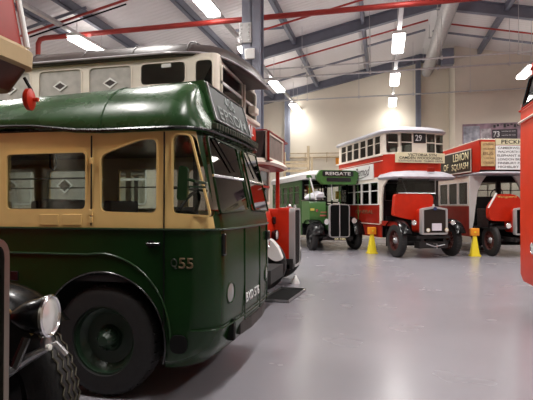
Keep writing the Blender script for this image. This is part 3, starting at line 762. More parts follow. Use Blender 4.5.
    f=newbm(); prism(f,rrect(-.95,-.1,1.5,2.15,.05),'x',-.6,.6); prism(f,rrect(.1,.95,1.5,2.15,.05),'x',-.6,.6)
    LV=[(.45,-5.7,-.95,HW,.08,.1,0),(1.45,-5.7,-.95,HW,.08,.1,0),(2.33,-5.7,-.95,HW,.08,.1,0)]
    shell('lower_deck',LV,.04,[b,c,f],[IVORY,RED],lambda c:1 if c.z<1.45 else 0,T)
    for i,(x0,x1) in enumerate(lx):
        bm=newbm(); ring_frame(bm,rrect(x0,x1,1.58,2.20,.07),'y',-HW-.01,-HW+.01,.02); w=obj('window_frame',bm,WHITE,T,30)
        bm=newbm(); prism(bm,rrect(x0,x1,1.58,2.2,.07),'y',-HW+.01,-HW+.014); obj('window_pane',bm,FROST if i in(1,2,3) else GLASS,w)
        if i in (1,2,3): diamond(w,(x0+x1)/2,-HW+.008,1.87,.14,.12)
        else:
            bm=newbm(); bx(bm,x0,x1,-HW-.005,-HW+.01,1.93,1.96); obj('half_drop_rail',bm,WHITE,w)
    seats(T,[-5,-4,-3,-2],.9,1.0)
    bm=newbm(); bx(bm,-5.6,-.2,-.95,.95,.82,.88); bx(bm,-5.5,.6,-.45,.45,.42,.62); obj('chassis',bm,UNDER,T)
    radiator(T,.35,.0,.62,.55,1.45,.14); 
    bm=newbm(); prism(bm,rrect(-.30,.30,.6,1.42,.12),'x',-.1,.22); obj('bonnet',bm,RED,T,30)
    lamp(T,(.3,-.62,.95),.1); lamp(T,(.3,.62,.95),.1)
    for s in (-1,1):
        wheel(T,-.5,s*.88,.5,.2,'disc',RED,out=s); wheel(T,-4.6,s*.88,.5,.2,'disc',RED,out=s)
        mudguard(T,-.5,s*.78,s*1.0,.5,.58,-5,150)
cream_double_decker()

# ------------------------------------------------------------------ red bus with tall radiator (C)
def red_bonneted():
    T=thing('vintage_bus','red bus with tall silver radiator, white mudguard and brown canvas top, past the nearest bus','bus',(-2.17,9.58,0))
    HW=.92
    radiator(T,.53,.0,.66,.38,1.53,.12,SILV,DUSTB,rad=.12,fw=.04)
    bm=newbm(); prism(bm,rrect(-.345,.345,.40,1.54,.08),'x',.20,.415); obj('radiator_cowl',bm,RED,T,30)
    bm=newbm(); P=rrect(-.34,.34,.55,1.52,.13); prism(bm,P,'x',-.55,.235); obj('bonnet',bm,RED,T,30)
    bm=newbm()
    for k in range(12): bx(bm,-.45+k*.05,-.43+k*.05,-.350,-.335,.8,1.25)
    obj('bonnet_louvre',bm,DRED,T)['kind']='stuff'
    bm=newbm(); lathe(bm,[(.05,0),(.06,.03),(.03,.07),(.0,.09)],(.35,0,1.53),'z',12); obj('filler_cap',bm,CHROME,T,40)
    # driver scuttle on the near side
    bm=newbm(); P=rpoly([(-.55,.78),(.10,.78),(.14,1.1),(.04,1.50),(-.12,1.60),(-.55,1.60)],.12); prism(bm,P,'y',-.95,-.37); obj('driver_scuttle',bm,RED,T,30)
    bm=newbm(); bx(bm,-2.6,-.5,-.95,.95,.55,.62); bx(bm,-5.8,.5,-.4,.4,.36,.55); bx(bm,.35,.44,-.4,.4,.34,.44); obj('chassis',bm,DUSTB,T)
    bm=newbm(); bx(bm,.1,.17,-.44,-.36,1.22,1.36,.02); bx(bm,.12,.22,-.50,-.38,.9,1.1,.03); obj('horn',bm,BLACK,T)
    lamp(T,(.22,-.56,1.02),.095,(1,-.1,0),.14,BLACK,BLACK); lamp(T,(.22,.56,1.02),.095,(1,.1,0),.14)
    for s in (-1,1):
        bm=newbm(); prism(bm,rpoly([(.02,1.0),(.22,.97),(.36,.80),(.44,.60),(.28,.57),(.12,.70)],.07),'y',s*1.08,s*.86); obj('front_mudguard',bm,WHITE,T,30)
    for s in (-1,1):
        wheel(T,-.04,s*.84,.5,.2,'disc',mat('black_wheel_disc',(.012,.012,.012),.4),out=s); wheel(T,-4.0,s*.82,.5,.24,'disc',MATS['black_wheel_disc'],out=s)
    # cab: pillars, windscreen, canopy
    bm=newbm(); ring_frame(bm,rrect(-.93,.02,1.60,2.30,.05),'x',-.10,-.05,.05); ws=obj('windscreen',bm,IVORY,T,30)
    bm=newbm(); prism(bm,rrect(-.93,.02,1.60,2.30,.05),'x',-.08,-.075); obj('glass',bm,GLASS,ws)
    bm=newbm(); bx(bm,-.09,-.05,-.93,.02,1.93,1.97); obj('windscreen_bar',bm,RED,ws)
    bm=newbm(); bx(bm,-.12,-.04,-.97,-.91,1.5,2.36,.01); bx(bm,-.12,-.04,.90,.96,.6,2.36,.01); split(obj('cab_pillar',bm,RED,T))
    bm=loft(newbm(),[(2.34,-1.0,.12,1.0,(.3,.35),.05,.06),(2.38,-1.0,.17,1.03,(.32,.38),.05,.06),(2.46,-1.0,.10,1.0,(.3,.35),.05,.06)]); cn=obj('cab_canopy',bm,IVORY,T,35)
    bm=loft(newbm(),[(2.32,-.98,.08,.95,(.3,.35),.05,.06),(2.345,-.98,.10,.97,(.3,.35),.05,.06)]); obj('canopy_lining',bm,DRED,cn,35)
    # open upper deck with brown canvas side and framed front
    LV=[(2.47,-5.9,.02,.96,.10,.1,0),(2.56,-5.9,.07,1.0,.12,.1,0),(2.95,-5.9,.11,1.01,.05,.1,0)]
    b=newbm(); bx(b,-5.8,.0,-.92,.92,2.60,3.2)
    shell('canvas_deck_side',[(a,b_,c_-.03,d-.06,e,f,g) for a,b_,c_,d,e,f,g in LV],.03,[b],[BROWN],None,T)
    bm=newbm(); P=outline(-5.95,.13,1.03,.05,.1,0); tube(bm,[(x,y,2.955) for x,y in P]+[(P[0][0],P[0][1],2.955)],.014,6); obj('deck_edge_rail',bm,DRED,T)
    bm=newbm(); ring_frame(bm,[(-.90,2.44),(.45,2.44),(.45,2.93),(-.90,2.93)],'x',.08,.15,.035); fb=obj('front_board',bm,IVORY,T)
    bm=newbm(); bx(bm,.10,.125,-.87,.42,2.48,2.89); obj('board_panel',bm,mat('pinkish_grey_panel',(.20,.16,.14),.4,noise=.2),fb)
    bm=newbm(); ring_frame(bm,[(-.93,2.41),(.48,2.41),(.48,2.96),(-.93,2.96)],'x',.12,.165,.025); obj('red_edging',bm,DRED,fb)
    # saloon body behind the cab
    b=newbm()
    for i in range(5): prism(b,rrect(-1.75-.86*i,-1.0-.86*i,1.6,2.28,.05),'y',-1.2,1.2)
    c=newbm(); lathe(c,[(.56,-1.2),(.56,1.2)],(-4.0,0,.5),'y',32)
    shell('saloon_body',[(.5,-5.6,-.75,.98,.05,.1,0),(1.5,-5.6,-.75,.98,.05,.1,0),(2.35,-5.6,-.75,.98,.05,.1,0)],.04,[b,c],[IVORY,RED],lambda c:1 if c.z<1.5 else 0,T)
    seats(T,[-5,-4.1,-3.2,-2.3],.9,.95)
    bm=newbm(); tube(bm,[(-.05,-.98,1.95),(.06,-1.12,1.95)],.01,5); mm=obj('mirror_arm',bm,BLACK,T); bm=newbm(); lathe(bm,[(0,0),(.07,.0),(.07,.02),(0,.03)],(.06,-1.14,1.95),'x',16); obj('mirror',bm,MILK,mm,30)
red_bonneted()
t=thing('drip_tray','flat black drip tray on the floor under the red bonneted bus','drip tray',(-1.66,8.35,0),math.radians(-4))
bm=newbm(); bx(bm,-.26,.24,-.62,.62,.004,.012); obj('tray_base',bm,MBLACK,t)
bm=newbm(); ring_frame(bm,[(-.26,-.62),(.24,-.62),(.24,.62),(-.26,.62)],'z',.004,.045,.02); obj('tray_rim',bm,STEEL,t)
bm=newbm(); lathe(bm,[(0,.0),(.09,.0),(.085,.03),(.05,.10),(.02,.16),(0,.17)],(0,0,0),'z',16); tag(obj('white_bag',bm,WHITE,None,40,loc=(-1.72,9.75,0)),'small crumpled white bundle on the floor behind the drip tray','bundle')

# ------------------------------------------------------------------ foreground red double decker at the left edge (B)
def left_bus():
    T=thing('double_decker_bus','black winged red bus with ivory canopy cropped by the left edge of the photo','bus',(-2.16,1.42,0))
    radiator(T,.59,.04,.66,.50,1.42,.16,mat('worn_nickel_shell',(.26,.24,.20),.35,metal=.9),mat('green_black_core',(.012,.016,.012),.6),rad=.09,fw=.03)
    bm=newbm(); prism(bm,rrect(-.26,.32,.6,1.38,.12),'x',-.7,.44); obj('bonnet',bm,BLACK,T,30)
    for s in (-1,1):
        wheel(T,.05,s*.86,.51,.20,'disc',BLACK,out=s,zig=True)
        mudguard(T,0,s*.70,s*1.02,.51,.62,42,165,BLACK,BRASS if s>0 else None)
        h=lamp(T,(.58,s*.64,1.02),.098,(1,.2 if s>0 else -.2,.03),.18)
        bm=newbm(); tube(bm,[(.52,s*.56,.93),(.50,s*.5,.80),(.42,s*.3,.72)],.02,6); obj('lamp_bracket',bm,BLACK,h)
    bm=newbm(); bx(bm,.40,.46,-.34,.42,.42,.56,.01); bx(bm,-5,.5,-.3,-.22,.48,.62); bx(bm,-5,.5,.26,.34,.48,.62); obj('chassis',bm,DUSTB,T)
    for s in (-1,1):
        bm=newbm(); tube(bm,[(.2,s*.62,.62),(.45,s*.66,.80),(.56,s*.72,.86),(.60,s*.74,.80)],[.02,.024,.018,.02],8); lathe(bm,[(.025,0),(.03,.02),(.02,.05),(0,.06)],(.52,s*.70,.85),'z',12); ob=obj('spring_shackle',bm,STEEL,T,40)
        bm=newbm(); lathe(bm,[(.0,0),(.014,0),(.017,.01),(.014,.02),(0,.024)],(.60,s*.60,.88),'x',12); obj('side_lamp',bm,MILK,T,40)
    bm=newbm(); tube(bm,[(0,-.8,.5),(0,.8,.5)],.05,8); obj('axle',bm,DUSTB,T)
    # canopy
    L=[(2.325,-5.5,.21,.97,(.10,.11),.1,.02),(2.335,-5.5,.24,1.0,(.11,.12),.1,.02),(2.42,-5.5,.245,1.0,(.11,.12),.1,.02),(2.45,-5.5,.21,.98,(.10,.11),.1,.02)]
    cn=obj('canopy',loft(newbm(),L),mat('cream_canopy_paint',(.50,.37,.20),.45,noise=.1),T,35)
    bm=loft(newbm(),[(2.20,-5.4,.13,.93,.08,.1,.02),(2.33,-5.4,.21,.97,.09,.1,.02)]); obj('canopy_boards',bm,WOODR,cn,30)
    # upper deck
    b=newbm(); prism(b,rrect(-.8,.8,3.0,3.6,.05),'x',-.5,.5)
    for i in range(5): prism(b,rrect(-.95-.9*i,-.2-.9*i,3.0,3.6,.05),'y',-1.2,1.2)
    shell('upper_deck',[(2.44,-5.5,.20,.93,.05,.1,0),(2.95,-5.5,.09,.93,.05,.1,0),(3.7,-5.5,-.06,.93,.05,.1,0)],.04,[b],[DRED],None,T)
    for s in (-1,1):
        bm=newbm(); tube(bm,[(.205,s*.93,2.45),(.095,s*.93,2.95),(-.055,s*.93,3.7)],.016,8); obj('corner_beading',bm,WHITE,T)
    bm=loft(newbm(),[(3.7,-5.6,.1,.95,.3,.2,0),(3.78,-5.6,.1,.95,.3,.2,0),(3.88,-5.4,-.1,.7,.3,.2,0)]); obj('roof',bm,IVORY,T,30)
    # hanging red lamp
    bm=newbm(); tube(bm,[(.17,.95,2.29),(.205,.965,2.22),(.215,.96,2.165)],.010,6); br=obj('lamp_bracket',bm,BLACK,T)
    bm=newbm(); lathe(bm,[(0,-.02),(.05,-.02),(.062,-.01),(.062,.012),(.045,.02),(.012,.024),(.012,.05),(0,.05)],(.20,.955,2.165),'x',20,mx=Matrix.Rotation(math.radians(17),3,'Z')); sl=obj('red_side_lamp',bm,RED,T,40)
    # cab and saloon
    bm=newbm(); prism(bm,rpoly([(-.75,.8),(-.45,.8),(-.42,1.35),(-.5,1.5),(-.75,1.5)],.05),'y',-.95,-.3); obj('driver_scuttle',bm,BLACK,T,30)
    b=newbm()
    for i in range(4): prism(b,rrect(-2.15-.85*i,-1.4-.85*i,1.5,2.15,.05),'y',-1.2,1.2)
    c=newbm(); lathe(c,[(.56,-1.2),(.56,1.2)],(-3.9,0,.5),'y',32)
    shell('saloon_body',[(.5,-5.4,-1.2,.93,.05,.1,0),(1.4,-5.4,-1.2,.93,.05,.1,0),(2.29,-5.4,-1.2,.93,.05,.1,0)],.04,[b,c],[IVORY,RED],lambda c:1 if c.z<1.4 else 0,T)
    for s in (-1,1): wheel(T,-3.9,s*.82,.5,.22,'disc',RED,out=s)
left_bus()

# ------------------------------------------------------------------ right edge red double decker
def right_bus():
    T=thing('double_decker_bus','glossy orange red double decker cropped by the right edge of the photo','bus',(3.05,7.42,0),PI)
    HW=1.05  # front faces -X; local +x forward
    F=.92
    LV=[(.38,-6,F-.04,HW,.05,.2,0),(.5,-6,F,HW,.06,.2,0),(1.3,-6,F,HW,.06,.2,0),(2.5,-6,F-.01,HW,.06,.2,0),(3.05,-6,F-.02,HW,.06,.2,0)]
    b=newbm(); prism(b,rrect(-.30,-.02,1.35,2.2,.06),'x',.5,1.3); prism(b,rrect(.06,.85,1.35,2.2,.06),'x',.5,1.3)
    s_=newbm()
    for i in range(5): prism(s_,rrect(-.75-1.05*i,.15-1.05*i,1.35,2.1,.06),'y',-1.3,1.3)
    c=newbm(); lathe(c,[(.55,-1.3),(.55,1.3)],(-.35,0,.5),'y',36); lathe(c,[(.55,-1.3),(.55,1.3)],(-4.6,0,.5),'y',36)
    shell('lower_body',LV,.05,[b,s_,c],[ORED],None,T)
    # upper deck: raked front
    LU=[(3.05,-6,F-.02,HW,.06,.2,0),(3.12,-6,F-.04,HW,.06,.2,0),(3.62,-6,F-.16,HW-.03,.06,.2,0),(3.72,-6,F-.17,HW-.05,.08,.2,0)]
    b=newbm(); prism(b,rrect(-.99,-.04,3.13,3.60,.05),'x',.4,1.3); prism(b,rrect(.04,.99,3.13,3.60,.05),'x',.4,1.3)
    s_=newbm()
    for i in range(6): prism(s_,rrect(-.55-1.0*i,.33-1.0*i,3.13,3.6,.06),'y',-1.3,1.3)
    shell('upper_deck',LU,.045,[b,s_],[ORED],None,T)
    for z,sgn in ((2.88,1),):
        bm=newbm(); P=outline(-6.02,F+.008,HW+.01,.06,.2,0); tube(bm,[(x,y,z) for x,y in P]+[(P[0][0],P[0][1],z)],.018,6); obj('cream_band',bm,IVORY,T)
    bm=newbm(); P=outline(-6.02,F-.0,HW+.01,.06,.2,0); tube(bm,[(x,y,3.07) for x,y in P]+[(P[0][0],P[0][1],3.07)],.012,6); obj('deck_moulding',bm,ORED,T)
    for y0,y1 in ((-.99,-.04),(.04,.99)):
        bm=newbm(); prism(bm,rrect(y0,y1,3.13,3.6,.05),'x',0,.008)
        for v in bm.verts: v.co.x+=F-.06-(v.co.z-3.12)*.24
        obj('upper_front_window',bm,DGLASS,T)
        bm=newbm(); ring_frame(bm,rrect(y0,y1,3.13,3.6,.05),'x',0,.02,.03)
        for v in bm.verts: v.co.x+=F-.045-(v.co.z-3.12)*.24
        obj('window_frame',bm,MBLACK,T,30)
    pane(T,'x',F-.04,-.30,-.02,1.35,2.2,DGLASS,'windscreen'); pane(T,'x',F-.04,.06,.85,1.35,2.2,DGLASS,'windscreen')
    bm=loft(newbm(),[(3.70,-6.05,F-.13,HW-.02,.15,.2,.03),(3.80,-6.05,F-.16,HW-.05,.2,.2,.03),(3.92,-5.9,F-.35,HW-.25,.3,.2,.03),(3.97,-5.6,F-.7,HW-.6,.2,.2,0)]); obj('roof',bm,ORED,T,40)
    lamp(T,(F-.03,-1.0,3.14),.045,(1,-.2,0),.04,ORED,CHROME,MILK,'marker_lamp')
    lamp(T,(F+.02,-.29,.95),.08,(1,0,0),.06); lamp(T,(F+.02,.75,.95),.1,(1,0,0),.06)
    radiator(T,F+.04,0,.36,.55,1.2,.05)
    bm=newbm(); bx(bm,-5.8,F-.1,-.6,.6,.3,.6); obj('chassis',bm,DUSTB,T)
    seats(T,[-5,-4,-3,-2],.9,.98); seats(T,[-5,-4,-3,-2,-1],2.6,.98)
    for s in (-1,1): wheel(T,-.35,s*.9,.5,.22,'disc',ORED,out=s); wheel(T,-4.6,s*.9,.5,.22,'disc',ORED,out=s)
right_bus()

# ------------------------------------------------------------------ row of buses facing the camera
def rz_of(deg): return math.radians(-90+deg)
def bus29():
    T=thing('double_decker_bus','red covered-top double decker with pale grey roof, numbered 29 with VICTORIA STN board','bus',(1.35,15.98,0),rz_of(26.4)); T.scale=(1,1.07,1)
    Z0,Z1=3.29,3.95
    # upper deck: side shell with a curved bay front
    LV=[(2.55,-4.85,-.62,1.0,.35,.2,.20),(3.04,-4.85,-.62,1.0,.35,.2,.20),(3.26,-4.85,-.62,1.0,.35,.2,.20),(3.98,-4.85,-.64,.98,.35,.2,.20)]
    b=newbm(); wx=[(-1.42,-.98)]+[(-2.02-.6*i,-1.50-.6*i) for i in range(5)]
    for x0,x1 in wx: prism(b,rrect(x0,x1,Z0,Z1-.03,.03),'y',-1.2,1.2)
    f=newbm()
    for y0,y1 in ((-.92,-.62),(-.56,-.22),(.28,.56),(.62,.92)): prism(f,rrect(y0,y1,Z0+.03,Z1-.03,.03),'x',-1.2,.3)
    bx(f,-1.2,.3,-.17,.23,3.62,3.92)
    shell('upper_deck',LV,.04,[b,f],[IVORY,RED],lambda c:1 if c.z<3.2 else 0,T)
    for x0,x1 in wx:
        bm=newbm(); ring_frame(bm,rrect(x0,x1,Z0,Z1-.03,.03),'y',-1.01,-.985,.02); w=obj('window_frame',bm,IVORY,T)
        bm=newbm(); bx(bm,x0,x1,-.99,-.985,Z0,Z1-.03); obj('glass',bm,DGLASS,w); bm=newbm(); bx(bm,x0,x1,-1.0,-.98,3.66,3.68); obj('glazing_bar',bm,IVORY,w)
    for y0,y1 in ((-.92,-.62),(-.56,-.22),(.28,.56),(.62,.92)):
        ym=(y0+y1)/2; xx=-.62+.20*(1-ym*ym)-(.06 if abs(ym)>.7 else 0)
        bm=newbm(); bx(bm,xx-.004,xx,y0,y1,Z0+.03,Z1-.03); w=obj('front_window',bm,DGLASS,T)
        bm=newbm(); bx(bm,xx-.01,xx+.02,y0,y1,3.62,3.65); obj('glazing_bar',bm,IVORY,w)
    bm=newbm(); bx(bm,-.47,-.40,-.17,.23,3.62,3.92,.01); nb=obj('number_blind',bm,BLINDK,T)
    text('29',.22,.2,(-.40,-.02,3.78),*FX,WINK,nb)
    bm=newbm(); bx(bm,-.40,-.34,-.80,.83,2.97,3.29,.008); db=obj('destination_board',bm,BOARDW,T)
    text('VICTORIA STN',.95,.085,(-.34,.07,3.225),*FX,INK,db); text('CAMDEN WOODGREEN',1.42,.085,(-.34,.02,3.125),*FX,INK,db); text('SOUTHGATE ROAD  PALMERS GREEN',1.48,.06,(-.34,.02,3.03),*FX,GREYINK,db)
    # ad panel on the side
    bm=newbm(); bx(bm,-4.3,-1.46,-1.03,-1.0,2.50,3.02,.006); ad=obj('advertisement_panel',bm,WHITE,T)
    text('Pernod',1.25,.30,(-2.35,-1.03,2.80),*SX,GREYINK,ad,font_shear=.35)
    bm=newbm(); tube(bm,[(-2.9,-1.036,2.60),(-2.5,-1.036,2.57),(-2.1,-1.036,2.62),(-1.85,-1.036,2.66)],.012,5); obj('swash',bm,GREYINK,ad)
    bm=newbm(); tube(bm,[(-4.85,-1.03,3.25),(-.8,-1.03,3.25)],.03,6); tube(bm,[(-4.85,-1.02,3.06),(-.8,-1.02,3.06)],.012,6); split(obj('side_moulding',bm,IVORY,T))
    L=[(3.95,-4.98,-.42,1.06,.5,.3,.15),(4.0,-5.0,-.36,1.09,.5,.3,.16),(4.08,-4.95,-.42,1.03,.5,.3,.15),(4.15,-4.8,-.6,.85,.5,.3,.1),(4.18,-4.5,-.9,.5,.3,.3,.05)]
    rf=obj('roof',loft(newbm(),L),LGREY,T,35)
    bm=loft(newbm(),[(3.93,-4.9,-.46,1.03,.5,.3,.15),(3.955,-4.9,-.46,1.03,.5,.3,.15)]); obj('roof_lining',bm,IVORY,rf,35)
    bm=newbm(); bx(bm,-4.8,-.8,-.95,.95,2.50,2.56); obj('deck_floor',bm,UNDER,T)
    seats(T,[-4.3,-3.4,-2.5,-1.6],2.6,.92)
    # lower saloon
    b=newbm(); lx=[(-1.77-.68*i,-1.14-.68*i) for i in range(5)]
    for x0,x1 in lx: prism(b,rrect(x0,x1,1.62,2.40,.04),'y',-1.2,1.2)
    c=newbm(); lathe(c,[(.56,-1.2),(.56,1.2)],(-3.75,0,.5),'y',32)
    shell('lower_saloon',[(.55,-4.8,-.95,.98,.05,.1,0),(1.62,-4.8,-.95,1.0,.05,.1,0),(2.54,-4.8,-.95,1.0,.05,.1,0)],.04,[b,c],[IVORY,DRED,BLACK],lambda c:2 if c.x>-1.0 and abs(c.y)<.97 else 1 if c.z<1.6 else 0,T)
    for x0,x1 in lx:
        bm=newbm(); ring_frame(bm,rrect(x0,x1,1.62,2.40,.04),'y',-1.015,-.99,.03); w=obj('window_frame',bm,WHITE,T)
        bm=newbm(); bx(bm,x0,x1,-.99,-.985,1.62,2.40); obj('glass',bm,GLASS,w); bm=newbm(); bx(bm,x0,x1,-1.005,-.985,2.08,2.11); obj('glazing_bar',bm,WHITE,w)
    text('GENERAL',1.5,.13,(-2.3,-.995,1.38),*SX,DULLGOLD,T)
    bm=newbm(); tube(bm,[(-4.7,-1.01,.98),(-1.0,-1.01,.98)],.015,6); obj('lining_strip',bm,IVORY,T)
    seats(T,[-4.3,-3.4,-2.5],.95,.92)
    # cab canopy, pillar, windscreen
    L=[(2.44,-1.0,-.02,1.08,(.35,.4),.05,.06),(2.50,-1.0,.02,1.12,(.38,.42),.05,.06),(2.60,-1.0,-.06,1.04,(.35,.4),.05,.06),(2.68,-1.0,-.2,.85,(.3,.35),.05,.04),(2.71,-1.0,-.3,.5,(.2,.25),.05,0)]
    cn=obj('cab_canopy',loft(newbm(),L),LGREY,T,40)
    bm=newbm(); bx(bm,-.05,.02,.05,.28,2.66,2.80,.02); obj('ventilator',bm,DRED,cn)
    for s in (-1,):
        bm=newbm(); prism(bm,[(-1.0,1.0),(-.86,1.0),(-.84,1.9),(-.76,2.22),(-.5,2.40),(-.2,2.46),(-1.0,2.46)],'y',s*1.03,s*.98); obj('cab_pillar',bm,IVORY,T,30)
        bm=newbm(); bx(bm,-.95,.2,s*1.03,s*.99,.95,1.10,.01); obj('cab_side_step',bm,DRED,T)
    bm=newbm(); bx(bm,-.97,-.93,-.96,.96,.8,1.9); bx(bm,-1.0,-.95,-.1,.02,1.9,2.5); obj('bulkhead',bm,BLACK,T)
    for y0,y1 in ((-.9,-.15),(.1,.9)):
        bm=newbm(); ring_frame(bm,rrect(y0,y1,1.75,2.35,.04),'x',-.93,-.91,.03); w=obj('bulkhead_window',bm,BROWN,T)
        bm=newbm(); bx(bm,-.925,-.92,y0,y1,1.75,2.35); obj('glass',bm,DGLASS,w)
    bm=newbm(); tube(bm,[(-.0,-.62,1.95),(-.12,-.72,2.42)],.018,6); tube(bm,[(-.0,.30,1.95),(-.0,.30,2.44)],.014,6); tube(bm,[(0,-.9,1.98),(0,.3,1.98)],.014,6); split(obj('windscreen_post',bm,STEEL,T))
    bm=newbm(); ring=[(-.28+.19*math.cos(a)*.5,-.5+.19*math.sin(a),1.92+.19*math.cos(a)*.86) for a in [2*PI*k/20 for k in range(21)]]
    tube(bm,ring,.015,6,False); tube(bm,[(-.28,-.5,1.92),(.1,-.5,1.2)],.02,6); obj('steering_wheel',bm,MBLACK,T)
    bm=newbm(); prism(bm,rpoly([(-.98,1.95),(.10,1.95),(.10,2.46),(-.90,2.46)],.05),'x',.0,.006); obj('windscreen_glass',bm,DGLASS,T)
    # dash, bonnet, radiator
    bm=newbm(); prism(bm,rpoly([(-.95,1.22),(.30,1.22),(.30,1.80),(.22,1.96),(-.95,1.98)][::1] and [(-1.10,1.28),(-.60,1.16),(.16,1.16),(.16,1.88),(.06,1.95),(-1.04,1.95)],.08),'x',-.06,.12); obj('driver_dash',bm,RED,T,30)
    bm=newbm(); prism(bm,rrect(-.42,.22,.75,1.50,.14),'x',-.1,.5); obj('bonnet',bm,RED,T,30)
    R_=radiator(T,.66,-.10,.80,.72,1.50,.16,SILV,mat('brown_grille',(.035,.024,.018),.6),pediment=.07,rad=.05,fw=.055)
    bm=newbm(); lathe(bm,[(.0,0),(.055,0),(.055,.01),(0,.012)],(.665,-.10,1.5),'x',16); obj('badge',bm,mat('blue_badge',(.03,.05,.14),.4),R_)
    bm=newbm(); bx(bm,.66,.675,-.20,.10,.84,1.06); obj('paper_card',bm,PAPER,T)['label']='white paper card propped against grille'
    for y in (-.34,.24): lamp(T,(.70,y,.86),.06,(1,0,0),.05,BLACK,BRASS,MILK,'small_lamp')
    for y in (-.72,.50): lamp(T,(.60,y,1.08),.075,(1,0,0),.1)
    bm=newbm(); bx(bm,.5,.56,-.62,.42,.60,.68,.01); bx(bm,-4.6,.5,-.45,-.35,.5,.64); bx(bm,-4.6,.5,.25,.35,.5,.64); bx(bm,.2,.5,-.5,.4,.3,.5); tube(bm,[(0,-.8,.45),(0,.8,.45)],.05,8); obj('chassis',bm,DUSTB,T)
    bm=newbm(); bx(bm,-.62,-.57,-1.0,.95,.30,1.25); obj('front_shade_panel',bm,MBLACK,T)  # added black panel, stands in for the shade under the front
    bm=newbm(); tube(bm,[(.62,-.35,.45),(.66,-.12,.36),(.66,.2,.42)],.018,6); tube(bm,[(.6,-.10,.45),(.75,-.10,.45),(.75,-.10,.3)],.015,6); obj('starting_handle',bm,STEEL,T)
    for s in (-1,1):
        wheel(T,0,s*.87-.08,.52,.2,'spoke',SPOKE,out=s); wheel(T,-3.75,s*.82,.5,.26,'spoke',SPOKE,out=s)
        mudguard(T,0,s*.70-.08,s*1.02-.08,.52,.66,20,150,BLACK)
bus29()

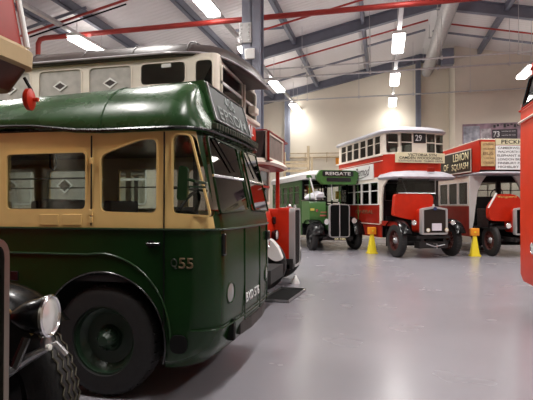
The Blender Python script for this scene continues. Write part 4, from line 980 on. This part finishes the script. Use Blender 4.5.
def open_top():
    T=thing('open_top_bus','red open top double decker with LEMON SQUASH sign and PECKHAM board, nearest the right edge of the row','bus',(4.12,16.83,0),rz_of(17))
    T['label']='red open top bus with LEMON SQUASH side sign and PECKHAM route board'
    LV=[(2.70,-5.6,-.34,.98,.06,.3,0),(2.76,-5.6,-.31,1.0,.06,.3,0),(3.56,-5.6,-.30,1.0,.06,.3,0)]
    b=newbm(); bx(b,-5.5,-.38,-.94,.94,2.80,4)
    shell('upper_deck',LV,.03,[b],[RED],None,T)
    bm=newbm(); bx(bm,-.36,-.30,-1.0,1.0,3.5,3.72,.004); obj('front_parapet',bm,RED,T)
    bm=newbm(); prism(bm,[(-5.5,3.56),(-.3,3.56),(-.3,3.72),(-5.5,3.60)],'y',-1.0,-.97); obj('side_parapet',bm,RED,T)
    bm=newbm(); pts=[(-5.5,-1.0,3.62),(-.3,-1.0,3.74),(-.3,1.0,3.74),(-5.5,1.0,3.62)]; tube(bm,pts,.016,6); 
    for k in range(12): lathe(bm,[(0,0),(.016,.01),(.016,.03),(0,.04)],(-.4-k*.44,-1.0,3.735-k*.0095),'z',8)
    for k in range(6): lathe(bm,[(0,0),(.016,.01),(.016,.03),(0,.04)],(-.3,-.95+k*.12,3.735),'z',8)
    obj('hand_rail',bm,IVORY,T)
    bm=newbm(); bx(bm,-3.4,-.80,-1.04,-1.0,2.72,3.50,.008); ls=obj('side_advertisement',bm,mat('black_green_panel',(.012,.016,.010),.35),T)
    bm=newbm(); ring_frame(bm,[(-3.4,2.72),(-.80,2.72),(-.80,3.50),(-3.4,3.50)],'y',-1.055,-1.03,.035); obj('panel_frame',bm,IVORY,ls)
    text('LEMON',1.15,.27,(-1.55,-1.045,3.29),*SX,CREAMINK,ls); text('SQUASH',1.25,.27,(-1.62,-1.045,2.94),*SX,CREAMINK,ls); text('OF',.40,.25,(-2.72,-1.045,3.0),*SX,CREAMINK,ls)
    bm=newbm(); bx(bm,-.30,-.26,-.96,-.50,2.87,3.66,.004); tp=obj('tan_notice_board',bm,TANB,T)
    for k,(t_,h) in enumerate((('LONDON',.08),('WILL BE RUN',.05),('BUS',.10),('TO AND FROM',.05),('STATION',.07))): text(t_,.34,h,(-.26,-.73,3.58-k*.15),*FX,mat('faded_brown_lettering',(.22,.13,.06),.6),tp)
    bm=newbm(); bx(bm,-.30,-.25,-.48,.95,2.76,3.54,.004); pb=obj('route_board',bm,BOARDWHITE,T)
    bm=newbm(); bx(bm,-.30,-.245,-.48,.95,3.56,3.76,.004); pk=obj('destination_board',bm,BOARDW,T)
    text('PECKHAM',1.05,.13,(-.245,.22,3.66),*FX,INK,pk)
    for k,t_ in enumerate(('CAMBERWELL GREEN','WALWORTH ROAD','ELEPHANT & CASTLE','LONDON BRIDGE','FINSBURY PARK','HIGHBURY')): text(t_,(1.25,1.05,1.28,1.0,1.0,.7)[k],.075,(-.25,(.2,.1,.2,.08,.08,-.07)[k],3.46-k*.122),*FX,GREYINK,pb)
    bm=newbm(); bx(bm,-.33,-.24,-1.0,1.0,2.68,2.75,.01); obj('front_sill',bm,BLACK,T)
    cn=obj('cab_canopy',loft(newbm(),[(2.60,-5.7,-.05,1.0,(.2,.25),.1,.05),(2.64,-5.7,-.02,1.03,(.2,.25),.1,.05),(2.68,-5.7,-.05,1.0,(.2,.25),.1,.05)]),LGREY,T,35)
    # lower saloon
    b=newbm(); lx=[(-1.85-.78*i,-1.15-.78*i) for i in range(5)]
    for x0,x1 in lx: prism(b,rrect(x0,x1,1.62,2.42,.04),'y',-1.2,1.2)
    c=newbm(); lathe(c,[(.56,-1.2),(.56,1.2)],(-3.9,0,.5),'y',32)
    f=newbm()
    for y0,y1 in ((-.88,-.08),(.05,.88)): prism(f,rrect(y0,y1,1.62,2.40,.04),'x',-1.3,-.8); prism(f,rrect(y0,y1,1.62,2.40,.04),'x',-5.8,-5.2)
    shell('lower_saloon',[(.55,-5.5,-.98,.96,.05,.1,0),(1.58,-5.5,-.98,.98,.05,.1,0),(2.60,-5.5,-.98,.98,.05,.1,0)],.04,[b,c,f],[IVORY,DRED,MBLACK],lambda c:2 if c.x>-1.03 and abs(c.y)<.95 else 1 if c.z<1.56 else 0,T)
    for x0,x1 in lx:
        bm=newbm(); ring_frame(bm,rrect(x0,x1,1.62,2.42,.04),'y',-.995,-.97,.03); w=obj('window_frame',bm,WHITE,T)
        bm=newbm(); bx(bm,x0,x1,-.97,-.965,1.62,2.42); obj('glass',bm,GLASS,w)
    for y0,y1 in ((-.88,-.08),(.05,.88)):
        bm=newbm(); ring_frame(bm,rrect(y0,y1,1.62,2.40,.04),'x',-.985,-.96,.03); w=obj('bulkhead_window',bm,BROWN,T)
        bm=newbm(); bx(bm,-.975,-.97,y0,y1,1.62,2.40); obj('glass',bm,GLASS,w); bm=newbm(); bx(bm,-.985,-.965,y0,y1,2.1,2.13); obj('glazing_bar',bm,BROWN,w)
    for s in (-1,1):
        bm=newbm(); prism(bm,[(s*1.03,.82),(s*.96,.82),(s*.90,1.1),(s*.84,1.6),(s*.76,2.1),(s*.60,2.42),(s*.46,2.60),(s*1.03,2.60)],'x',-.98,-.90); obj('cab_pillar',bm,WHITE,T,30)
    seats(T,[-5,-4,-3,-2],.95,.92)
    bm=newbm(); bx(bm,-5.5,-.38,-.9,.9,2.74,2.78); obj('deck_floor',bm,UNDER,T)
    bm=newbm(); ring=[(-.3+.19*math.cos(a)*.5,-.45+.19*math.sin(a),1.98+.19*math.cos(a)*.86) for a in [2*PI*k/20 for k in range(21)]]
    tube(bm,ring,.015,6,False); tube(bm,[(-.3,-.45,1.98),(.1,-.45,1.2)],.02,6); obj('steering_wheel',bm,MBLACK,T)
    bm=newbm(); bx(bm,-.9,-.5,-.8,-.1,1.2,1.35,.03); bx(bm,-.95,-.85,-.8,-.1,1.3,1.9,.03); obj('driver_seat',bm,MBLACK,T,40)
    # dash with gold name, bonnet, radiator
    P=rpoly([(-.98,1.12),(-.1,1.10),(.02,1.35),(.02,1.86),(-.25,1.96),(-.68,1.96),(-1.0,1.55)],.16)
    bm=newbm(); prism(bm,P,'x',.05,.25); dd=obj('driver_dash',bm,RED,T,30)
    bm=newbm(); prism(bm,[(-1.02,1.52),(-.99,1.52),(-.73,1.97),(-.76,1.99)],'x',.20,.26); obj('dash_edging',bm,WHITE,dd)
    text('Vanguard',.62,.085,(.25,-.42,1.86),*FX,GOLD,dd)
    bm=newbm(); bx(bm,-.6,.1,-.95,-.92,.9,1.5,.01); obj('cab_side_panel',bm,BLACK,T)
    bm=newbm(); prism(bm,rrect(-.30,.30,.75,1.48,.12),'x',-.1,.60); obj('bonnet',bm,RED,T,30)
    radiator(T,.74,-.10,.68,.70,1.50,.14,SILV,MBLACK,pediment=.05,rad=.06,fw=.05)
    for y in (-.62,.45): lamp(T,(.68,y,.98),.08,(1,0,0),.1,BLACK,CHROME,MILK)
    bm=newbm(); bx(bm,-5,.7,-.42,-.34,.48,.62); bx(bm,-5,.7,.34,.42,.48,.62); bx(bm,.55,.62,-.5,.5,.5,.6,.01); tube(bm,[(0,-.8,.5),(0,.8,.5)],.045,8); bx(bm,-.9,.2,-.9,.9,.85,.92); obj('chassis',bm,DUSTB,T)
    bm=newbm(); bx(bm,-.60,-.55,-.95,.95,.30,.9); obj('front_shade_panel',bm,MBLACK,T)  # black sheet added for the darkness below the cab
    for s in (-1,1):
        wheel(T,0,s*.80,.50,.16,'spoke',SPOKE,out=s); wheel(T,-3.9,s*.80,.5,.24,'spoke',SPOKE,out=s)
        mudguard(T,0,s*.70,s*.92,.5,.60,60,165,BLACK)
open_top()

def reigate():
    T=thing('single_decker_bus','small green single decker with white canvas roof and REIGATE blind','bus',(-1.76,17.62,0),rz_of(27)); T.scale=(1,.94,1)
    T.location=(-1.70,17.66,0)
    # canvas roof
    L=[(2.56,-5.5,-.02,1.09,(.3,.35),.3,.06),(2.72,-5.5,.03,1.11,(.3,.35),.3,.06),(2.82,-5.4,-.05,1.02,(.3,.35),.3,.05),(2.88,-5.2,-.2,.8,(.3,.3),.3,.03),(2.90,-5,-.5,.4,.2,.2,0)]
    rf=obj('roof',loft(newbm(),L),CANVASW,T,40)
    bm=newbm(); bx(bm,-5.4,.0,-1.06,1.06,2.60,2.70,.01); obj('roof_side_rail',bm,LGREEN,rf)
    # destination box with pointed ends
    P=[(-.78,2.68),(-.60,2.87),(.80,2.87),(1.16,2.66),(1.16,2.58),(.90,2.58),(.82,2.36),(-.52,2.36),(-.74,2.52)]
    bm=newbm(); prism(bm,P,'x',.02,.20); db=obj('destination_box',bm,LGREEN,T)
    bm=newbm(); prism(bm,rrect(-.54,.72,2.65,2.84,.05),'x',.20,.212); bl=obj('route_blind',bm,BLINDK,db); text('REIGATE',1.02,.115,(.212,.09,2.745),*FX,mat('soft_white_lettering',(.72,.70,.68),.5),bl)
    bm=newbm(); prism(bm,rrect(-.38,.62,2.46,2.60,.05),'x',.20,.212); bl2=obj('lower_blind',bm,BLINDK,db)
    # saloon
    b=newbm(); lx=[(-1.75-.82*i,-1.05-.82*i) for i in range(5)]
    for x0,x1 in lx: prism(b,rrect(x0,x1,1.62,2.38,.04),'y',-1.2,1.2)
    c=newbm(); lathe(c,[(.56,-1.2),(.56,1.2)],(-3.9,0,.5),'y',32)
    f=newbm()
    for y0,y1 in ((-.9,-.08),(.08,.9)): prism(f,rrect(y0,y1,1.66,2.42,.04),'x',-1.1,-.6); prism(f,rrect(y0,y1,1.66,2.36,.04),'x',-5.6,-5.1)
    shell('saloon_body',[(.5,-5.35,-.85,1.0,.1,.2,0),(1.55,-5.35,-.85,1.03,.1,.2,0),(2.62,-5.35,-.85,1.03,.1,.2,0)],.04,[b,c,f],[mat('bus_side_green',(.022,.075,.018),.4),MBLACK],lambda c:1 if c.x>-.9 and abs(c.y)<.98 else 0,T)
    for x0,x1 in lx:
        bm=newbm(); ring_frame(bm,rrect(x0,x1,1.62,2.38,.04),'y',-1.045,-1.02,.03); w=obj('window_frame',bm,LGREEN,T)
        bm=newbm(); bx(bm,x0,x1,-1.02,-1.015,1.62,2.38); obj('glass',bm,GLASS,w); bm=newbm(); bx(bm,x0,x1,-1.04,-1.02,2.1,2.13); obj('glazing_bar',bm,LGREEN,w)
    seats(T,[-4.8,-4.0,-3.2,-2.3],.95,.98)
    # cab
    bm=newbm(); prism(bm,rpoly([(-.75,.95),(.10,.95),(.16,1.25),(.12,1.76),(-.75,1.80)],.08),'y',-1.04,-.38); obj('driver_scuttle',bm,LGREEN,T,30)
    bm=newbm(); bx(bm,-.80,.14,-1.05,-.34,1.76,1.82,.02); obj('scuttle_top',bm,BLACK,T,30)
    bm=newbm(); tube(bm,[(.10,-1.0,1.8),(.02,-1.0,2.64)],.022,6); tube(bm,[(.10,.98,1.0),(.02,.98,2.64)],.022,6); tube(bm,[(.08,.22,1.55),(.04,.22,2.5)],.02,6); split(obj('cab_pillar',bm,LGREEN,T))
    bm=newbm(); tube(bm,[(.14,-.78,1.80),(.09,-1.0,2.60)],.03,6); obj('white_windscreen_pillar',bm,WHITE,T)['label']='white slanting windscreen pillar'
    bm=newbm(); tube(bm,[(.12,-.12,1.80),(.06,-.12,2.45)],.022,6); obj('windscreen_post',bm,WHITE,T)
    bm=newbm(); bx(bm,-.84,-.80,-1.0,1.0,.9,1.66); obj('bulkhead',bm,BLACK,T)
    bm=newbm(); bx(bm,-.30,-.25,-.98,-.34,.32,1.0); bx(bm,-.30,-.25,.36,.98,.32,1.2); split(obj('front_shade_panel',bm,MBLACK,T))  # black sheets added as shade between wheels and radiator
    for y0,y1,m_ in ((-.95,-.15,GLASS),(-.1,.95,GLASS)):
        bm=newbm(); ring_frame(bm,rrect(y0,y1,1.70,2.45,.04),'x',-.84,-.81,.05); w=obj('bulkhead_window',bm,MBLACK,T)
        bm=newbm(); bx(bm,-.83,-.825,y0,y1,1.70,2.45); obj('glass',bm,m_,w)
    for (y,z,w_,h_) in ((-.62,2.08,.26,.36),(.52,2.0,.24,.30)):
        bm=newbm(); bx(bm,-.80,-.79,y-w_/2,y+w_/2,z-h_/2,z+h_/2); obj('yellow_notice',bm,mat('yellow_card',(.55,.45,.08),.6),T)
    # bonnet and radiator
    bm=newbm(); prism(bm,rrect(-.32,.36,.70,1.60,.12),'x',-.8,.36); obj('bonnet',bm,LGREEN,T,30)
    radiator(T,.52,.02,.80,.48,1.64,.16,SILV,MBLACK,pediment=.015,split=True,rad=.12,fw=.027)
    bm=newbm(); bx(bm,.50,.52,-.22,.28,.38,.47); npl=obj('number_plate',bm,BLACK,T); text('GK 5486',.44,.075,(.52,.03,.425),*FX,CREAMINK,npl)
    lamp(T,(.42,-.46,1.03),.10,(1,0,0),.12); lamp(T,(.40,.66,1.06),.10,(1,0,0),.14)
    bm=newbm(); lathe(bm,[(0,0),(.05,0),(.05,.03),(0,.035)],(.18,-.76,1.42),'x',14); obj('side_lamp',bm,CHROME,T,30)
    bm=newbm(); bx(bm,.14,.17,-.62,-.36,1.22,1.27,.005); bx(bm,.14,.17,-.60,-.36,1.35,1.38,.005); split(obj('scuttle_badge',bm,mat('red_white_badge',(.45,.12,.10),.4),T))
    bm=newbm(); bx(bm,.14,.165,-1.0,-.85,1.42,1.50,.004); obj('yellow_label',bm,MATS['yellow_card'],T)
    bm=newbm(); bx(bm,-5.1,.4,-.45,-.35,.42,.58); bx(bm,-5.1,.4,.35,.45,.42,.58); bx(bm,.3,.4,-.6,.6,.38,.5); tube(bm,[(0,-.8,.46),(0,.8,.46)],.05,8); obj('chassis',bm,DUSTB,T)
    for s in (-1,1):
        wheel(T,0,s*.88,.47,.22,'disc',MATS['black_wheel_disc'],out=s); wheel(T,-3.9,s*.86,.47,.26,'disc',MATS['black_wheel_disc'],out=s)
        mudguard(T,.0,s*.60,s*1.10,.5,.62,8,150,BLACK)
    return T
reigate()
# white cloth on the scuttle of the REIGATE bus
a=math.radians(27); fx,fy=math.sin(a),-math.cos(a); lx_,ly_=math.cos(a),math.sin(a)
def loc_r(x,y,z): return (-1.70+x*fx+y*lx_,17.66+x*fy+y*ly_,z)
bm=newbm(); bmesh.ops.create_icosphere(bm,subdivisions=3,radius=1)
from mathutils import noise
for v in bm.verts:
    n=noise.noise(v.co*2.2)*.28+noise.noise(v.co*5)*.12; v.co*=1+n; v.co=Vector((v.co.x*.18,v.co.y*.36,max(-.10,v.co.z*.17+(.05 if v.co.y>0 else -.02))))
tag(obj('white_cloth',bm,mat('white_cloth_fabric',(.86,.86,.92),.8),None,60,loc=loc_r(-.15,-.66,1.92)),'crumpled white cloth lying on the scuttle of the REIGATE bus','cloth').rotation_euler=(0,0,rz_of(27))

# yellow barrier cones
for (x,y,lab,rz) in ((-.335,16.6,'yellow barrier post between the REIGATE bus and the 29 bus',.2),(2.84,16.45,'yellow barrier post in front of the LEMON SQUASH bus',-.1)):
    t=thing('barrier_post',lab,'barrier post',(x,y,0),rz+math.radians(13),'yellow barrier posts')
    bm=newbm(); prism(bm,rrect(-.16,.16,-.16,.16,.04),'z',0,.04); obj('base',bm,YEL,t,30)
    bm=newbm(); rings=[]
    for z,w in ((.04,.135),(.30,.095),(.62,.055),(.64,.05)):
        rings.append([bm.verts.new((px*w,py*w,z)) for px,py in rrect(-1,1,-1,1,.35,3)])
    n=len(rings[0])
    for A,B in zip(rings,rings[1:]):
        for k in range(n): bm.faces.new((A[k],A[(k+1)%n],B[(k+1)%n],B[k]))
    bm.faces.new(rings[-1]); bm.faces.new(rings[0][::-1])
    obj('cone',bm,YEL,t,30)
    bm=newbm(); bx(bm,-.13,.13,-.08,.08,.64,.88,.015); hd=obj('tape_head',bm,ORG,t,30); hd['label']='orange tape head'
    bm=newbm(); lathe(bm,[(0,-.085),(.03,-.085),(.03,-.07),(0,-.07)],(0,-.01,.76),'y',10); obj('button',bm,YEL,hd)
